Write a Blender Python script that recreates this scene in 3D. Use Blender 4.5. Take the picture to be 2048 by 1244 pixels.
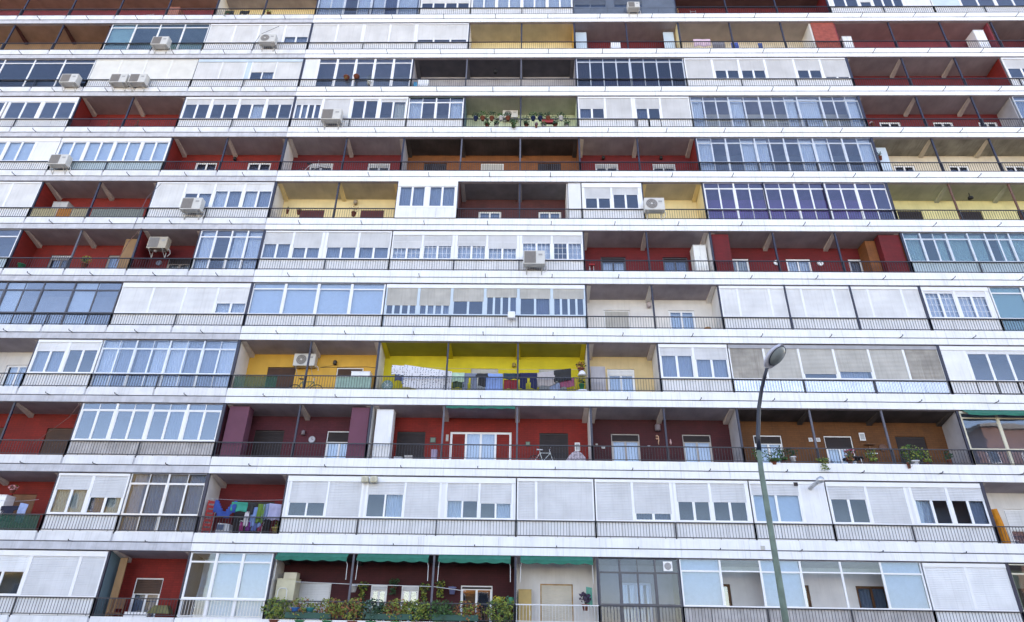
import bpy, math, random
from mathutils import Matrix, Vector
R = math.radians
random.seed(7)
for o in list(bpy.data.objects): bpy.data.objects.remove(o)
S = bpy.context.scene
COL = S.collection

# ------------------------------------------------------------------ camera
cam = bpy.data.cameras.new('camera'); camo = bpy.data.objects.new('camera', cam); COL.objects.link(camo)
cam.sensor_width = 36.0; cam.lens = 1266.09 / 2048 * 36.0
cam.clip_start = 0.1; cam.clip_end = 2000
rr = Vector((0.9997733, 0.0153752, 0.014727)); uu = Vector((-0.0061176, -0.455088, 0.8904254)); ff = Vector((-0.0203925, 0.8903137, 0.4548908))
m3 = Matrix((rr, uu, -ff)).transposed()
camo.matrix_world = Matrix.Translation((12.726, -25.820, 0.0)) @ m3.to_4x4()
S.camera = camo
S.render.resolution_x = 1024; S.render.resolution_y = 622

# ------------------------------------------------------------------ light
SUN_EL, SUN_AZ = 38.0, 20.0      # sun stands behind the building: the facade is in open shade
w = bpy.data.worlds.new('World'); S.world = w; w.use_nodes = True
nt = w.node_tree; bg = nt.nodes['Background']
sky = nt.nodes.new('ShaderNodeTexSky'); sky.sky_type = 'NISHITA'; sky.sun_disc = False
sky.sun_elevation = R(SUN_EL); sky.sun_rotation = R(SUN_AZ)
sky.air_density = 1.0; sky.dust_density = 0.35; sky.ozone_density = 1.0; sky.altitude = 600
nt.links.new(sky.outputs[0], bg.inputs[0]); bg.inputs[1].default_value = 0.15
sl = bpy.data.lights.new('sun', 'SUN'); sl.energy = 3.2; sl.angle = R(0.5); sl.color = (1, .95, .86)
so = bpy.data.objects.new('sun', sl); COL.objects.link(so)
d = Vector((math.sin(R(SUN_AZ)) * math.cos(R(SUN_EL)), math.cos(R(SUN_AZ)) * math.cos(R(SUN_EL)), math.sin(R(SUN_EL))))
so.rotation_euler = d.to_track_quat('Z', 'Y').to_euler(); so.location = (0, 60, 60)
vs = S.view_settings; vs.view_transform = 'Standard'; vs.look = 'None'; vs.exposure = 2.24; vs.gamma = 1
vs.use_white_balance = True; vs.white_balance_temperature = 7900; vs.white_balance_tint = 21
vs.use_curve_mapping = False

# ------------------------------------------------------------------ grid of the facade
B = 3.1; H = 2.989
NX = {n: -.106 + .9705 * n for n in range(-11, 0)}
NX.update({0: -.045, 1: 1.007, 2: 2.001, 3: 3.002, 4: 4.009, 5: 5.014, 6: 6.010, 7: 7.003, 8: 7.983, 9: 8.951, 10: 9.975})
NX.update({n: 10.03 + .963 * (n - 10) for n in range(11, 19)})
def X(u):
    n = math.floor(u); return (NX[n] + (u - n) * (NX[n + 1] - NX[n])) * B
ULO, UHI = -9, 16
DEP = 1.25                      # balcony depth
GROUND = -1.65
ZF, ZT, ZR = .37, 2.66, 1.02    # edge top, opening top, handrail above each storey line

# ------------------------------------------------------------------ materials
MATS = {}
def mat(name, col, rough=.6, var=.08, scale=3., metal=0., bump=0., bscale=40., spec=.5, stain=0., brick=0.):
    if name in MATS: return MATS[name]
    m = bpy.data.materials.new(name); m.use_nodes = True; t = m.node_tree; p = t.nodes['Principled BSDF']
    p.inputs['Roughness'].default_value = rough; p.inputs['Metallic'].default_value = metal
    p.inputs['Specular IOR Level'].default_value = spec
    tc = t.nodes.new('ShaderNodeTexCoord'); no = t.nodes.new('ShaderNodeTexNoise'); no.inputs['Scale'].default_value = scale
    no.inputs['Detail'].default_value = 6
    t.links.new(tc.outputs['Object'], no.inputs['Vector'])
    cr = t.nodes.new('ShaderNodeValToRGB')
    a = [max(0, c * (1 - var * 1.6)) for c in col]; b = [min(1, c * (1 + var)) for c in col]
    cr.color_ramp.elements[0].position = .32; cr.color_ramp.elements[1].position = .68
    cr.color_ramp.elements[0].color = (*a, 1); cr.color_ramp.elements[1].color = (*b, 1)
    t.links.new(no.outputs[0], cr.inputs[0]); out = cr.outputs[0]
    if stain > 0:
        mp = t.nodes.new('ShaderNodeMapping'); mp.inputs['Scale'].default_value = (8, 1, .40)
        n2 = t.nodes.new('ShaderNodeTexNoise'); n2.inputs['Scale'].default_value = 1.3; n2.inputs['Detail'].default_value = 9; n2.inputs['Roughness'].default_value = .7
        t.links.new(tc.outputs['Object'], mp.inputs[0]); t.links.new(mp.outputs[0], n2.inputs['Vector'])
        c2 = t.nodes.new('ShaderNodeValToRGB'); c2.color_ramp.elements[0].position = .5; c2.color_ramp.elements[1].position = .8
        c2.color_ramp.elements[0].color = (0, 0, 0, 1); c2.color_ramp.elements[1].color = (stain,) * 3 + (1,)
        mx = t.nodes.new('ShaderNodeMixRGB'); mx.inputs[2].default_value = (col[0] * .45, col[1] * .43, col[2] * .4, 1)
        t.links.new(n2.outputs[0], c2.inputs[0]); t.links.new(c2.outputs[0], mx.inputs[0]); t.links.new(out, mx.inputs[1]); out = mx.outputs[0]
    if brick > 0:
        mp2 = t.nodes.new('ShaderNodeMapping'); mp2.inputs['Rotation'].default_value = (R(90), 0, 0)
        bt = t.nodes.new('ShaderNodeTexBrick'); bt.inputs['Scale'].default_value = 1.0; bt.inputs['Brick Width'].default_value = .26; bt.inputs['Row Height'].default_value = .085; bt.inputs['Mortar Size'].default_value = .010
        bt.inputs['Color1'].default_value = (1, 1, 1, 1); bt.inputs['Color2'].default_value = (.72, .72, .72, 1); bt.inputs['Mortar'].default_value = (.5, .5, .5, 1)
        m5 = t.nodes.new('ShaderNodeMixRGB'); m5.blend_type = 'MULTIPLY'; m5.inputs[0].default_value = brick
        t.links.new(tc.outputs['Object'], mp2.inputs[0]); t.links.new(mp2.outputs[0], bt.inputs['Vector']); t.links.new(out, m5.inputs[1]); t.links.new(bt.outputs['Color'], m5.inputs[2]); out = m5.outputs[0]
    t.links.new(out, p.inputs['Base Color'])
    if bump > 0:
        n3 = t.nodes.new('ShaderNodeTexNoise'); n3.inputs['Scale'].default_value = bscale; n3.inputs['Detail'].default_value = 4
        bp = t.nodes.new('ShaderNodeBump'); bp.inputs['Strength'].default_value = bump; bp.inputs['Distance'].default_value = .02
        t.links.new(tc.outputs['Object'], n3.inputs['Vector']); t.links.new(n3.outputs[0], bp.inputs['Height']); t.links.new(bp.outputs[0], p.inputs['Normal'])
    MATS[name] = m; return m
def glassmat(name, tint=(.8, .86, .9), base=.06, rough=.02):
    m = bpy.data.materials.new(name); m.use_nodes = True; t = m.node_tree
    for n in list(t.nodes):
        if n.type != 'OUTPUT_MATERIAL': t.nodes.remove(n)
    out = t.nodes['Material Output']
    tr = t.nodes.new('ShaderNodeBsdfTransparent'); tr.inputs[0].default_value = (*tint, 1)
    gl = t.nodes.new('ShaderNodeBsdfGlossy'); gl.inputs['Roughness'].default_value = rough; gl.inputs[0].default_value = (.84, .92, 1, 1)  # blue tint stands in for a bluer sky in the reflections
    # Schlick reflectance, the same from both sides of the thin pane
    ge = t.nodes.new('ShaderNodeNewGeometry'); dt = t.nodes.new('ShaderNodeVectorMath'); dt.operation = 'DOT_PRODUCT'
    t.links.new(ge.outputs['Normal'], dt.inputs[0]); t.links.new(ge.outputs['Incoming'], dt.inputs[1])
    ab = t.nodes.new('ShaderNodeMath'); ab.operation = 'ABSOLUTE'; t.links.new(dt.outputs['Value'], ab.inputs[0])
    iv = t.nodes.new('ShaderNodeMath'); iv.operation = 'SUBTRACT'; iv.inputs[0].default_value = 1; t.links.new(ab.outputs[0], iv.inputs[1])
    fr = t.nodes.new('ShaderNodeMath'); fr.operation = 'POWER'; fr.inputs[1].default_value = 5; t.links.new(iv.outputs[0], fr.inputs[0])
    ad = t.nodes.new('ShaderNodeMath'); ad.operation = 'MULTIPLY_ADD'; ad.inputs[1].default_value = .95; ad.inputs[2].default_value = base; ad.use_clamp = True
    # slow waviness of the pane
    tc = t.nodes.new('ShaderNodeTexCoord'); no = t.nodes.new('ShaderNodeTexNoise'); no.inputs['Scale'].default_value = .9
    bp = t.nodes.new('ShaderNodeBump'); bp.inputs['Strength'].default_value = .12; bp.inputs['Distance'].default_value = .02
    t.links.new(tc.outputs['Object'], no.inputs['Vector']); t.links.new(no.outputs[0], bp.inputs['Height']); t.links.new(bp.outputs[0], gl.inputs['Normal'])
    mx = t.nodes.new('ShaderNodeMixShader')
    t.links.new(fr.outputs[0], ad.inputs[0]); t.links.new(ad.outputs[0], mx.inputs[0]); t.links.new(tr.outputs[0], mx.inputs[1]); t.links.new(gl.outputs[0], mx.inputs[2])
    t.links.new(mx.outputs[0], out.inputs[0]); return m
def sheer(name, col, tr=.35):
    m = bpy.data.materials.new(name); m.use_nodes = True; t = m.node_tree
    for n in list(t.nodes):
        if n.type != 'OUTPUT_MATERIAL': t.nodes.remove(n)
    out = t.nodes['Material Output']
    df = t.nodes.new('ShaderNodeBsdfDiffuse'); df.inputs[0].default_value = (*col, 1)
    tl = t.nodes.new('ShaderNodeBsdfTranslucent'); tl.inputs[0].default_value = (*col, 1)
    m1 = t.nodes.new('ShaderNodeMixShader'); m1.inputs[0].default_value = tr
    tc = t.nodes.new('ShaderNodeTexCoord'); no = t.nodes.new('ShaderNodeTexNoise'); no.inputs['Scale'].default_value = 9
    cr = t.nodes.new('ShaderNodeValToRGB'); cr.color_ramp.elements[0].color = (*[c * .8 for c in col], 1); cr.color_ramp.elements[1].color = (*col, 1)
    t.links.new(tc.outputs['Object'], no.inputs['Vector']); t.links.new(no.outputs[0], cr.inputs[0]); t.links.new(cr.outputs[0], df.inputs[0])
    t.links.new(df.outputs[0], m1.inputs[1]); t.links.new(tl.outputs[0], m1.inputs[2]); t.links.new(m1.outputs[0], out.inputs[0]); return m

WHITE = mat('white_cladding', (.84, .84, .845), .45, .05, 1.2, bump=.05, stain=.5)
WHITE2 = mat('white_cladding_left', (.74, .74, .75), .5, .08, 1.4, bump=.05, stain=.45)
GREYB = mat('grey_render', (.55, .55, .58), .8, .1, 2.5, bump=.2, stain=.5)
PVC = mat('white_pvc', (.82, .82, .83), .35, .03, 2)
PVCW = mat('warm_white_pvc', (.80, .79, .75), .4, .04, 2)
BLUEF = mat('pale_blue_paint', (.52, .62, .70), .45, .05, 2)
ALU = mat('aluminium', (.62, .64, .66), .35, .06, 4, metal=.35)
DARKF = mat('dark_anodised', (.07, .07, .09), .4, .1, 5)
CREAMF = mat('cream_frame', (.62, .58, .45), .5, .06, 3)
PANEL = mat('white_panel', (.79, .79, .80), .5, .05, 1.5, stain=.35)
PANELD = mat('dirty_panel', (.52, .49, .48), .6, .14, 2.0, stain=.7)
PANELB = mat('pale_blue_panel', (.42, .52, .56), .4, .06, 1.5)
PANELA = mat('shiny_aluminium_panel', (.75, .76, .80), .22, .06, 1.2, metal=.7, bump=.5, bscale=2.2)
BLANK = mat('white_board', (.74, .74, .745), .5, .04, 1.2, stain=.25)
SHW = mat('white_shutter', (.74, .74, .74), .5, .07, 1.1, stain=.3)
SHG = mat('light_grey_shutter', (.63, .63, .635), .5, .07, 1.1, stain=.28)
SHB = mat('beige_shutter', (.50, .48, .44), .6, .08, 1.6, stain=.5)
SHD = mat('weathered_beige_shutter', (.38, .35, .31), .7, .16, 1.8, stain=.8)
SHBR = mat('brown_shutter', (.075, .032, .015), .6, .12, 3)
SHBLK = mat('black_brown_shutter', (.022, .012, .011), .6, .12, 3)
POST = mat('blue_black_metal', (.018, .020, .045), .45, .15, 6)
POSTG = mat('grey_metal_paint', (.10, .10, .13), .5, .1, 6)
RUST = mat('rusty_metal', (.16, .075, .06), .8, .3, 12)
RAIL = mat('railing_metal', (.022, .023, .035), .45, .15, 10)
RAILW = mat('white_railing_metal', (.66, .67, .68), .5, .05, 10)
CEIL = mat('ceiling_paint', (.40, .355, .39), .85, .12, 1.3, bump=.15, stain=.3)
CEILD = mat('dark_ceiling', (0.075, 0.062, 0.060), .9, .25, 1.2, stain=.7)  # very dark brown ceiling tone with streaks
CEILY = mat('yellow_ceiling', (.36, .33, .05), .85, .1, 1.3)
CEILG = mat('greenish_ceiling', (.44, .46, .38), .85, .12, 1.3, stain=.4)
CEILC = mat('cream_ceiling', (.56, .50, .38), .85, .1, 1.3, stain=.25)
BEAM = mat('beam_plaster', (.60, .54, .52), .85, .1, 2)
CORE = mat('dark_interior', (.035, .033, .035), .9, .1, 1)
JOINT = mat('dark_joint_grey', (.10, .10, .12), .6, .2, 6)
FLOORD = mat('bounce_damping_floor', (.10, .07, .06), .6, .2, 3)
CONC = mat('concrete', (.30, .29, .28), .85, .15, 1.5, bump=.3)
W = {
 'red': mat('red_wall', (0.2476, 0.0131, 0.0074), .8, .10, 1.5, bump=.3, stain=.45, brick=.6),
 'crimson': mat('crimson_wall', (0.1673, 0.0074, 0.0098), .8, .10, 1.5, bump=.3, stain=.45, brick=.6),
 'rosy': mat('rosy_wall', (0.270, 0.034, 0.049), .8, .10, 1.5, bump=.3, stain=.45, brick=.6),
 'mauve': mat('plum_wall', (0.1017, 0.0139, 0.0254), .8, .10, 1.5, bump=.3, stain=.45, brick=.6),
 'pillar': mat('mauve_pillar', (.14, .045, .075), .8, .08, 1.5, bump=.2),
 'maroon': mat('maroon_wall', (0.0689, 0.0082, 0.0123), .8, .12, 1.5, bump=.3, stain=.45, brick=.6),
 'maroonb': mat('brownish_maroon_wall', (0.098, 0.025, 0.025), .8, .12, 1.5, bump=.3, stain=.45, brick=.6),
 'ochre': mat('ochre_wall', (0.2476, 0.0771, 0.0180), .8, .12, 1.5, bump=.3, stain=.45, brick=.6),
 'orange': mat('burnt_orange_wall', (.150, .052, .012), .8, .12, 1.5, bump=.3, stain=.45, brick=.6),
 'amber': mat('amber_wall', (.66, .36, .055), .8, .08, 1.5, bump=.2, stain=.15),
 'yellow': mat('bright_yellow_wall', (.62, .50, .02), .8, .08, 1.5, bump=.2, stain=.1),
 'pale': mat('pale_yellow_wall', (.80, .64, .34), .8, .06, 1.5, bump=.2, stain=.2),
 'olive': mat('dull_yellow_wall', (.70, .62, .30), .8, .08, 1.5, bump=.2, stain=.25),
 'peach': mat('peach_wall', (.66, .50, .27), .8, .08, 1.5, bump=.2, stain=.2),
 'cream': mat('cream_wall', (.66, .57, .44), .8, .08, 1.5, bump=.2, stain=.25),
 'white': mat('white_wall', (.72, .69, .66), .8, .06, 1.5, bump=.2, stain=.2),
 'grey': mat('grey_wall', (.40, .38, .40), .8, .1, 1.5, bump=.2, stain=.3),
 'tan': mat('tan_wall', (0.300, 0.168, 0.078), .8, .12, 1.5, bump=.2, stain=.3),
 'inner': mat('inner_gallery_wall', (.17, .17, .19), .85, .08, 1.5),
 'purple': mat('lilac_wall', (0.3300, 0.1950, 0.3900), .8, .1, 1.5),
 'green': mat('green_stained_wall', (.50, .56, .38), .85, .2, 1.2, bump=.2, stain=.5),
 'teal': mat('blue_grey_wall', (.10, .17, .20), .8, .1, 1.5),
}
GL = glassmat('window_glass', (.84, .89, .95), .08)
GLL = glassmat('lower_window_glass', (.78, .85, .92), .035)
GLD = glassmat('dark_tinted_glass', (.45, .5, .58), .08)
GLG = glassmat('greenish_glass', (.66, .78, .80), .09)
FROST = mat('frosted_glass', (.50, .58, .66), .18, .06, 1.2)
CW = sheer('sheer_white_curtain', (.90, .91, .92)); CG = sheer('grey_curtain', (.34, .37, .42), .2)
CB = sheer('light_blue_blind', (.76, .82, .85), .2); CD = sheer('dark_curtain', (.10, .11, .16), .1)
CY = sheer('cream_curtain_and_reflection', (.75, .66, .48), .3)
CURT = {'o': sheer('tan_curtain', (.42, .22, .16), .2), 'w': CW, 'g': CG, 'b': CB, 'd': CD, 'y': CY}
ACW = mat('ac_casing', (.58, .565, .53), .45, .05, 4); ACG = mat('ac_grille', (.20, .18, .17), .6, .1, 8); ACK = mat('ac_bracket_steel', (.45, .44, .42), .6, .1, 8)
GREEN = mat('green_awning_cloth', (.006, .15, .10), .85, .12, 3)
def netting():
    m = mat('green_netting', (.02, .12, .08), .8, .12, 6); t = m.node_tree; out = t.nodes['Material Output']
    tr = t.nodes.new('ShaderNodeBsdfTransparent'); mx = t.nodes.new('ShaderNodeMixShader'); mx.inputs[0].default_value = .55   # open weave
    t.links.new(tr.outputs[0], mx.inputs[1]); t.links.new(t.nodes['Principled BSDF'].outputs[0], mx.inputs[2]); t.links.new(mx.outputs[0], out.inputs[0]); return m
GREENN = netting()
LEAF = mat('leaf_green', (.045, .12, .02), .6, .35, 6); LEAFD = mat('leaf_dark_green', (.015, .055, .015), .6, .35, 6)
LEAFY = mat('leaf_yellow_green', (.20, .24, .03), .6, .4, 6); LEAFR = mat('leaf_autumn', (.28, .10, .03), .6, .4, 6); PINK = mat('petal_pink', (.55, .03, .10), .6, .2, 9)
TERRA = mat('terracotta', (.24, .07, .04), .8, .12, 8); POTW = mat('white_pot', (.70, .70, .72), .5, .05, 8); POTB = mat('blue_pot', (.015, .03, .10), .4, .1, 8); POTG = mat('green_pot', (.0, .20, .07), .4, .1, 8)
WOOD = mat('brown_wood', (.16, .07, .03), .7, .2, 5); WOODL = mat('light_wood', (.50, .30, .13), .7, .15, 5)
BLK = mat('black_matter', (.012, .012, .015), .7, .1, 6); CHROME = mat('steel_tube', (.55, .56, .58), .35, .05, 8, metal=.6)
def cm(name, col, r=.9): return mat('cloth_' + name, col, r, .08, 6)

# ------------------------------------------------------------------ mesh helpers
class MB:
    def __init__(s): s.v = []; s.f = []
    def quad(s, *p):
        n = len(s.v); s.v += [tuple(q) for q in p]; s.f.append(tuple(range(n, n + len(p))))
    def box(s, x0, x1, y0, y1, z0, z1):
        if x1 < x0: x0, x1 = x1, x0
        if y1 < y0: y0, y1 = y1, y0
        if z1 < z0: z0, z1 = z1, z0
        n = len(s.v)
        s.v += [(x0, y0, z0), (x1, y0, z0), (x1, y1, z0), (x0, y1, z0), (x0, y0, z1), (x1, y0, z1), (x1, y1, z1), (x0, y1, z1)]
        s.f += [(n, n + 3, n + 2, n + 1), (n + 4, n + 5, n + 6, n + 7), (n, n + 1, n + 5, n + 4), (n + 1, n + 2, n + 6, n + 5), (n + 2, n + 3, n + 7, n + 6), (n + 3, n, n + 4, n + 7)]
        return s
    def hexa(s, p):   # 8 points, bottom ring then top ring
        n = len(s.v); s.v += [tuple(q) for q in p]
        s.f += [(n, n + 3, n + 2, n + 1), (n + 4, n + 5, n + 6, n + 7), (n, n + 1, n + 5, n + 4), (n + 1, n + 2, n + 6, n + 5), (n + 2, n + 3, n + 7, n + 6), (n + 3, n, n + 4, n + 7)]
        return s
    def tube(s, pts, r, k=8, caps=True, r2=None):
        pts = [Vector(p) for p in pts]; L = len(pts); rings = []
        for i, p in enumerate(pts):
            t = (pts[min(i + 1, L - 1)] - pts[max(i - 1, 0)]).normalized()
            a = t.orthogonal().normalized() if i == 0 else (pa - t * pa.dot(t)).normalized()
            pa = a; b = t.cross(a); q = r if r2 is None else r + (r2 - r) * i / (L - 1)
            n = len(s.v); rings.append(n)
            for j in range(k):
                an = 2 * math.pi * j / k; s.v.append(tuple(p + a * math.cos(an) * q + b * math.sin(an) * q))
        for i in range(L - 1):
            for j in range(k):
                s.f.append((rings[i] + j, rings[i] + (j + 1) % k, rings[i + 1] + (j + 1) % k, rings[i + 1] + j))
        if caps:
            s.f.append(tuple(rings[0] + j for j in range(k))[::-1]); s.f.append(tuple(rings[-1] + j for j in range(k)))
        return s
    def lathe(s, prof, k=16, c=(0, 0, 0), axis='z'):
        rings = []
        for (r, h) in prof:
            n = len(s.v); rings.append(n)
            for j in range(k):
                a = 2 * math.pi * j / k; x, y = r * math.cos(a), r * math.sin(a)
                s.v.append((c[0] + x, c[1] + y, c[2] + h) if axis == 'z' else (c[0] + x, c[1] + h, c[2] + y))
        for i in range(len(prof) - 1):
            for j in range(k): s.f.append((rings[i] + j, rings[i] + (j + 1) % k, rings[i + 1] + (j + 1) % k, rings[i + 1] + j))
        s.f.append(tuple(rings[0] + j for j in range(k))[::-1]); s.f.append(tuple(rings[-1] + j for j in range(k)))
        return s
    def build(s, name, m, parent=None, smooth=False, loc=None):
        me = bpy.data.meshes.new(name); me.from_pydata(s.v, [], s.f); me.materials.append(m); me.update()
        if smooth:
            for p in me.polygons: p.use_smooth = True
        o = bpy.data.objects.new(name, me); COL.objects.link(o)
        if parent: o.parent = parent
        if loc: o.location = loc
        return o
def thing(name, label, cat, loc=(0, 0, 0), rz=0, group=None):
    o = bpy.data.objects.new(name, None); COL.objects.link(o); o.location = loc; o.rotation_euler = (0, 0, rz); o.empty_display_size = .2
    o['label'] = label; o['category'] = cat
    if group: o['group'] = group
    return o
def tag(o, label, cat, group=None):
    o['label'] = label; o['category'] = cat
    if group: o['group'] = group
    return o
def struct(o, kind='structure'):
    o['kind'] = kind; return o
def slats(mb, x0, x1, z0, z1, y, p=.062, dd=.013):
    z = z1
    while z - p > z0 + .002:
        mb.quad((x0, y - dd, z - p + .006), (x1, y - dd, z - p + .006), (x1, y, z), (x0, y, z))
        mb.quad((x0, y, z - p), (x1, y, z - p), (x1, y - dd, z - p + .006), (x0, y - dd, z - p + .006)); z -= p
    mb.box(x0, x1, y - .012, y + .012, z0, z)
def folds(mb, x0, x1, z0, z1, y, wl=.13, amp=.035):
    n = max(6, int((x1 - x0) / wl * 6)); ph = random.random() * 6
    px = None
    for i in range(n + 1):
        x = x0 + (x1 - x0) * i / n
        yy = y + amp * math.sin(x / wl * 6.283 + ph + .8 * math.sin(x * 2.3 + ph)) * (.7 + .3 * math.sin(x * 5.1))
        if px: mb.quad((px[0], px[1], z0), (x, yy, z0), (x, y + (yy - y) * .5, z1), (px[0], y + (px[1] - y) * .5, z1))
        px = (x, yy)

# ================================================================== THE BUILDING
BLD = thing('apartment_building', 'huge white balconied apartment block filling the whole view, with red, yellow and enclosed balconies', 'building', (0, 0, 0))
xl, xr = X(ULO), X(UHI); xs0, xs1 = X(0), X(10)
PROWS = range(-1, 15)
for r in PROWS:
    z = r * H
    # floor slab: thick at the wall, thin at the edge
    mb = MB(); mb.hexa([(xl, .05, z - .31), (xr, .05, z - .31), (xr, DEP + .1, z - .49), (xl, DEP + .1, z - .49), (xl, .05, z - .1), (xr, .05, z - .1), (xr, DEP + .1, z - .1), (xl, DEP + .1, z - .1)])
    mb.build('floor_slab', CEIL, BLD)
    mb = MB(); mb.box(xl, xr, .052, DEP - .002, z - .098, z - .085); mb.build('dark_floor_sheet', FLOORD, BLD)  # unseen dark floor sheet, added to cut bounced light in the balconies
    # edge cladding
    mb = MB(); mb.box(xs0 + .004, xr, .03, .055, z - .27, z + .35)
    u = xs0
    while u < xr:   # sheets with thin joints
        e = min(u + random.choice((1.3, 1.3, 1.95, 2.6, 3.1)), xr); mb.box(u + .004, e - .004, -.028, .03, z + .02, z + ZF); mb.box(u + .004, e - .004, -.022, .03, z - .30, z - .02); u = e
    mb.build('edge_cladding', WHITE, BLD)
    mb = MB(); mb.box(xs0 + .004, xr, .004, .029, z - .019, z + .019); mb.build('joint_strip', JOINT, BLD)  # dark grey strip added in the groove to draw its line
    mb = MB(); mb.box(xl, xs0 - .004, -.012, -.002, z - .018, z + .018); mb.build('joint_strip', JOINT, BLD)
    mb = MB(); mb.box(xl, xs0 - .004, 0, .05, z - .26, z + .34); mb.build('edge_beam', GREYB, BLD)
    mb = MB()
    for n in range(ULO, 0):
        a, b = X(n) + .045, (X(n + 1) if n < -1 else xs0) - .045; c = (a + b) / 2
        mb.box(a, c - .003, -.035, 0, z + .02, z + ZF); mb.box(c + .003, b, -.035, 0, z + .02, z + ZF)
    mb.build('edge_panel', WHITE2, BLD)
    mb = MB(); mb.box(xl, xs0 - .006, -.02, -.001, z - .30, z - .02); mb.build('lower_edge_strip', GREYB, BLD)
# pins that stick out of every groove
rest = MB(); cnt = 0
for r in range(0, 13):
    for n in range(-7, 14):
        x = (X(n) + X(n + 1)) / 2 if n not in (-1, 0) else ((X(-1) + xs0 - .2) / 2 if n == -1 else X(1) - B / 2)
        z = r * H
        mb = MB(); mb.tube([(x, .02, z), (x, -.30, z - .012), (x, -.32, z + .04)], .017, 6)
        vis = (n >= -3 - r * .45) and (n <= 9 + r * .45)
        if vis and cnt < 99 and r >= 1: mb.build('edge_pin', RAIL, BLD); cnt += 1
        else:
            k = len(rest.v); rest.v += mb.v; rest.f += [tuple(i + k for i in f) for f in mb.f]
struct(rest.build('edge_pins', RAIL, BLD), 'stuff')
# near-black body behind the balconies, its colour standing in for unlit rooms; end walls, roof and base
mb = MB(); mb.box(xl, xr, 1.9, 14, -1.6 * H, 14 * H - .15); mb.build('dark_room_backing', CORE, BLD)
mb = MB(); mb.box(xl - .25, xl, .06, 14, GROUND, 14.3 * H); mb.build('end_wall', W['white'], BLD)
mb = MB(); mb.box(xr, xr + .25, .06, 14, GROUND, 14.3 * H); mb.build('end_wall', W['white'], BLD)
mb = MB(); mb.box(xl, xr, 0.1, 14, 14 * H, 14 * H + .4); mb.build('roof', CONC, BLD)
mb = MB()
for n in range(ULO, UHI): mb.box(X(n) + .5, X(n + 1) - .0, 1.0, 1.3, GROUND, -H - .4)
mb.build('ground_floor_wall', CONC, BLD)

EDGE = {}        # (row, n): rail style
def rail(r, u0, u1, m=RAIL):
    x0, x1 = X(u0), X(u1); z = r * H; mb = MB()
    mb.box(x0, x1, -.005, .04, z + .972, z + 1.010); mb.box(x0, x1, .005, .03, z + .428, z + .452)
    n = max(1, round((x1 - x0) / .118)); st = (x1 - x0) / n
    for i in range(n):
        x = x0 + st * (i + .5); lo = z + (.34 if i % 9 == 4 else .45); mb.box(x - .0062, x + .0062, .010, .022, lo, z + .975)
    for k in range(math.ceil(u0 - 1e-6), math.floor(u1 + 1e-6) + 1):
        x = X(k); mb.box(x - .022, x + .022, -.008, .036, z + .30, z + 1.0)
    return mb.build('railing', m, BLD)
def post(r, u, m=POST, wdt=.075, y=.07):
    z = r * H; x = X(u); mb = MB(); k = wdt / 2
    mb.box(x - k, x + k, y, y + .07, z + .3, z + 2.69); return mb.build('post', m, BLD)
def wall(r, u0, u1, m, holes, y=DEP, name='back_wall'):
    z = r * H; x0, x1 = X(u0), X(u1); zb, zt = z - .1, z + 2.52; mb = MB(); cx = x0
    for (a, b, top, bot) in sorted(holes):
        mb.box(cx, a, y, y + .12, zb, zt); mb.box(a, b, y, y + .12, z + top, zt)
        if bot > -.09: mb.box(a, b, y, y + .12, zb, z + bot)
        cx = b
    mb.box(cx, x1, y, y + .12, zb, zt); return mb.build(name, m, BLD)
def partition(r, u, m, th=.10):
    z = r * H; x = X(u); mb = MB()
    mb.hexa([(x - th / 2, .15, z - .1), (x + th / 2, .15, z - .1), (x + th / 2, DEP, z - .1), (x - th / 2, DEP, z - .1),
             (x - th / 2, .15, z + 2.55), (x + th / 2, .15, z + 2.55), (x + th / 2, DEP, z + 2.27), (x - th / 2, DEP, z + 2.27)])
    return mb.build('partition_wall', m, BLD)
def beam(r, u, m=BEAM, off=0):
    z = r * H; x = X(u) + off; k = .10; mb = MB()
    mb.hexa([(x - k, .16, z + 2.65), (x + k, .16, z + 2.65), (x + k, DEP, z + 2.34), (x - k, DEP, z + 2.34),
             (x - k, .16, z + 2.69), (x + k, .16, z + 2.69), (x + k, DEP, z + 2.51), (x - k, DEP, z + 2.51)])
    return mb.build('ceiling_beam', m, BLD)
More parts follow.
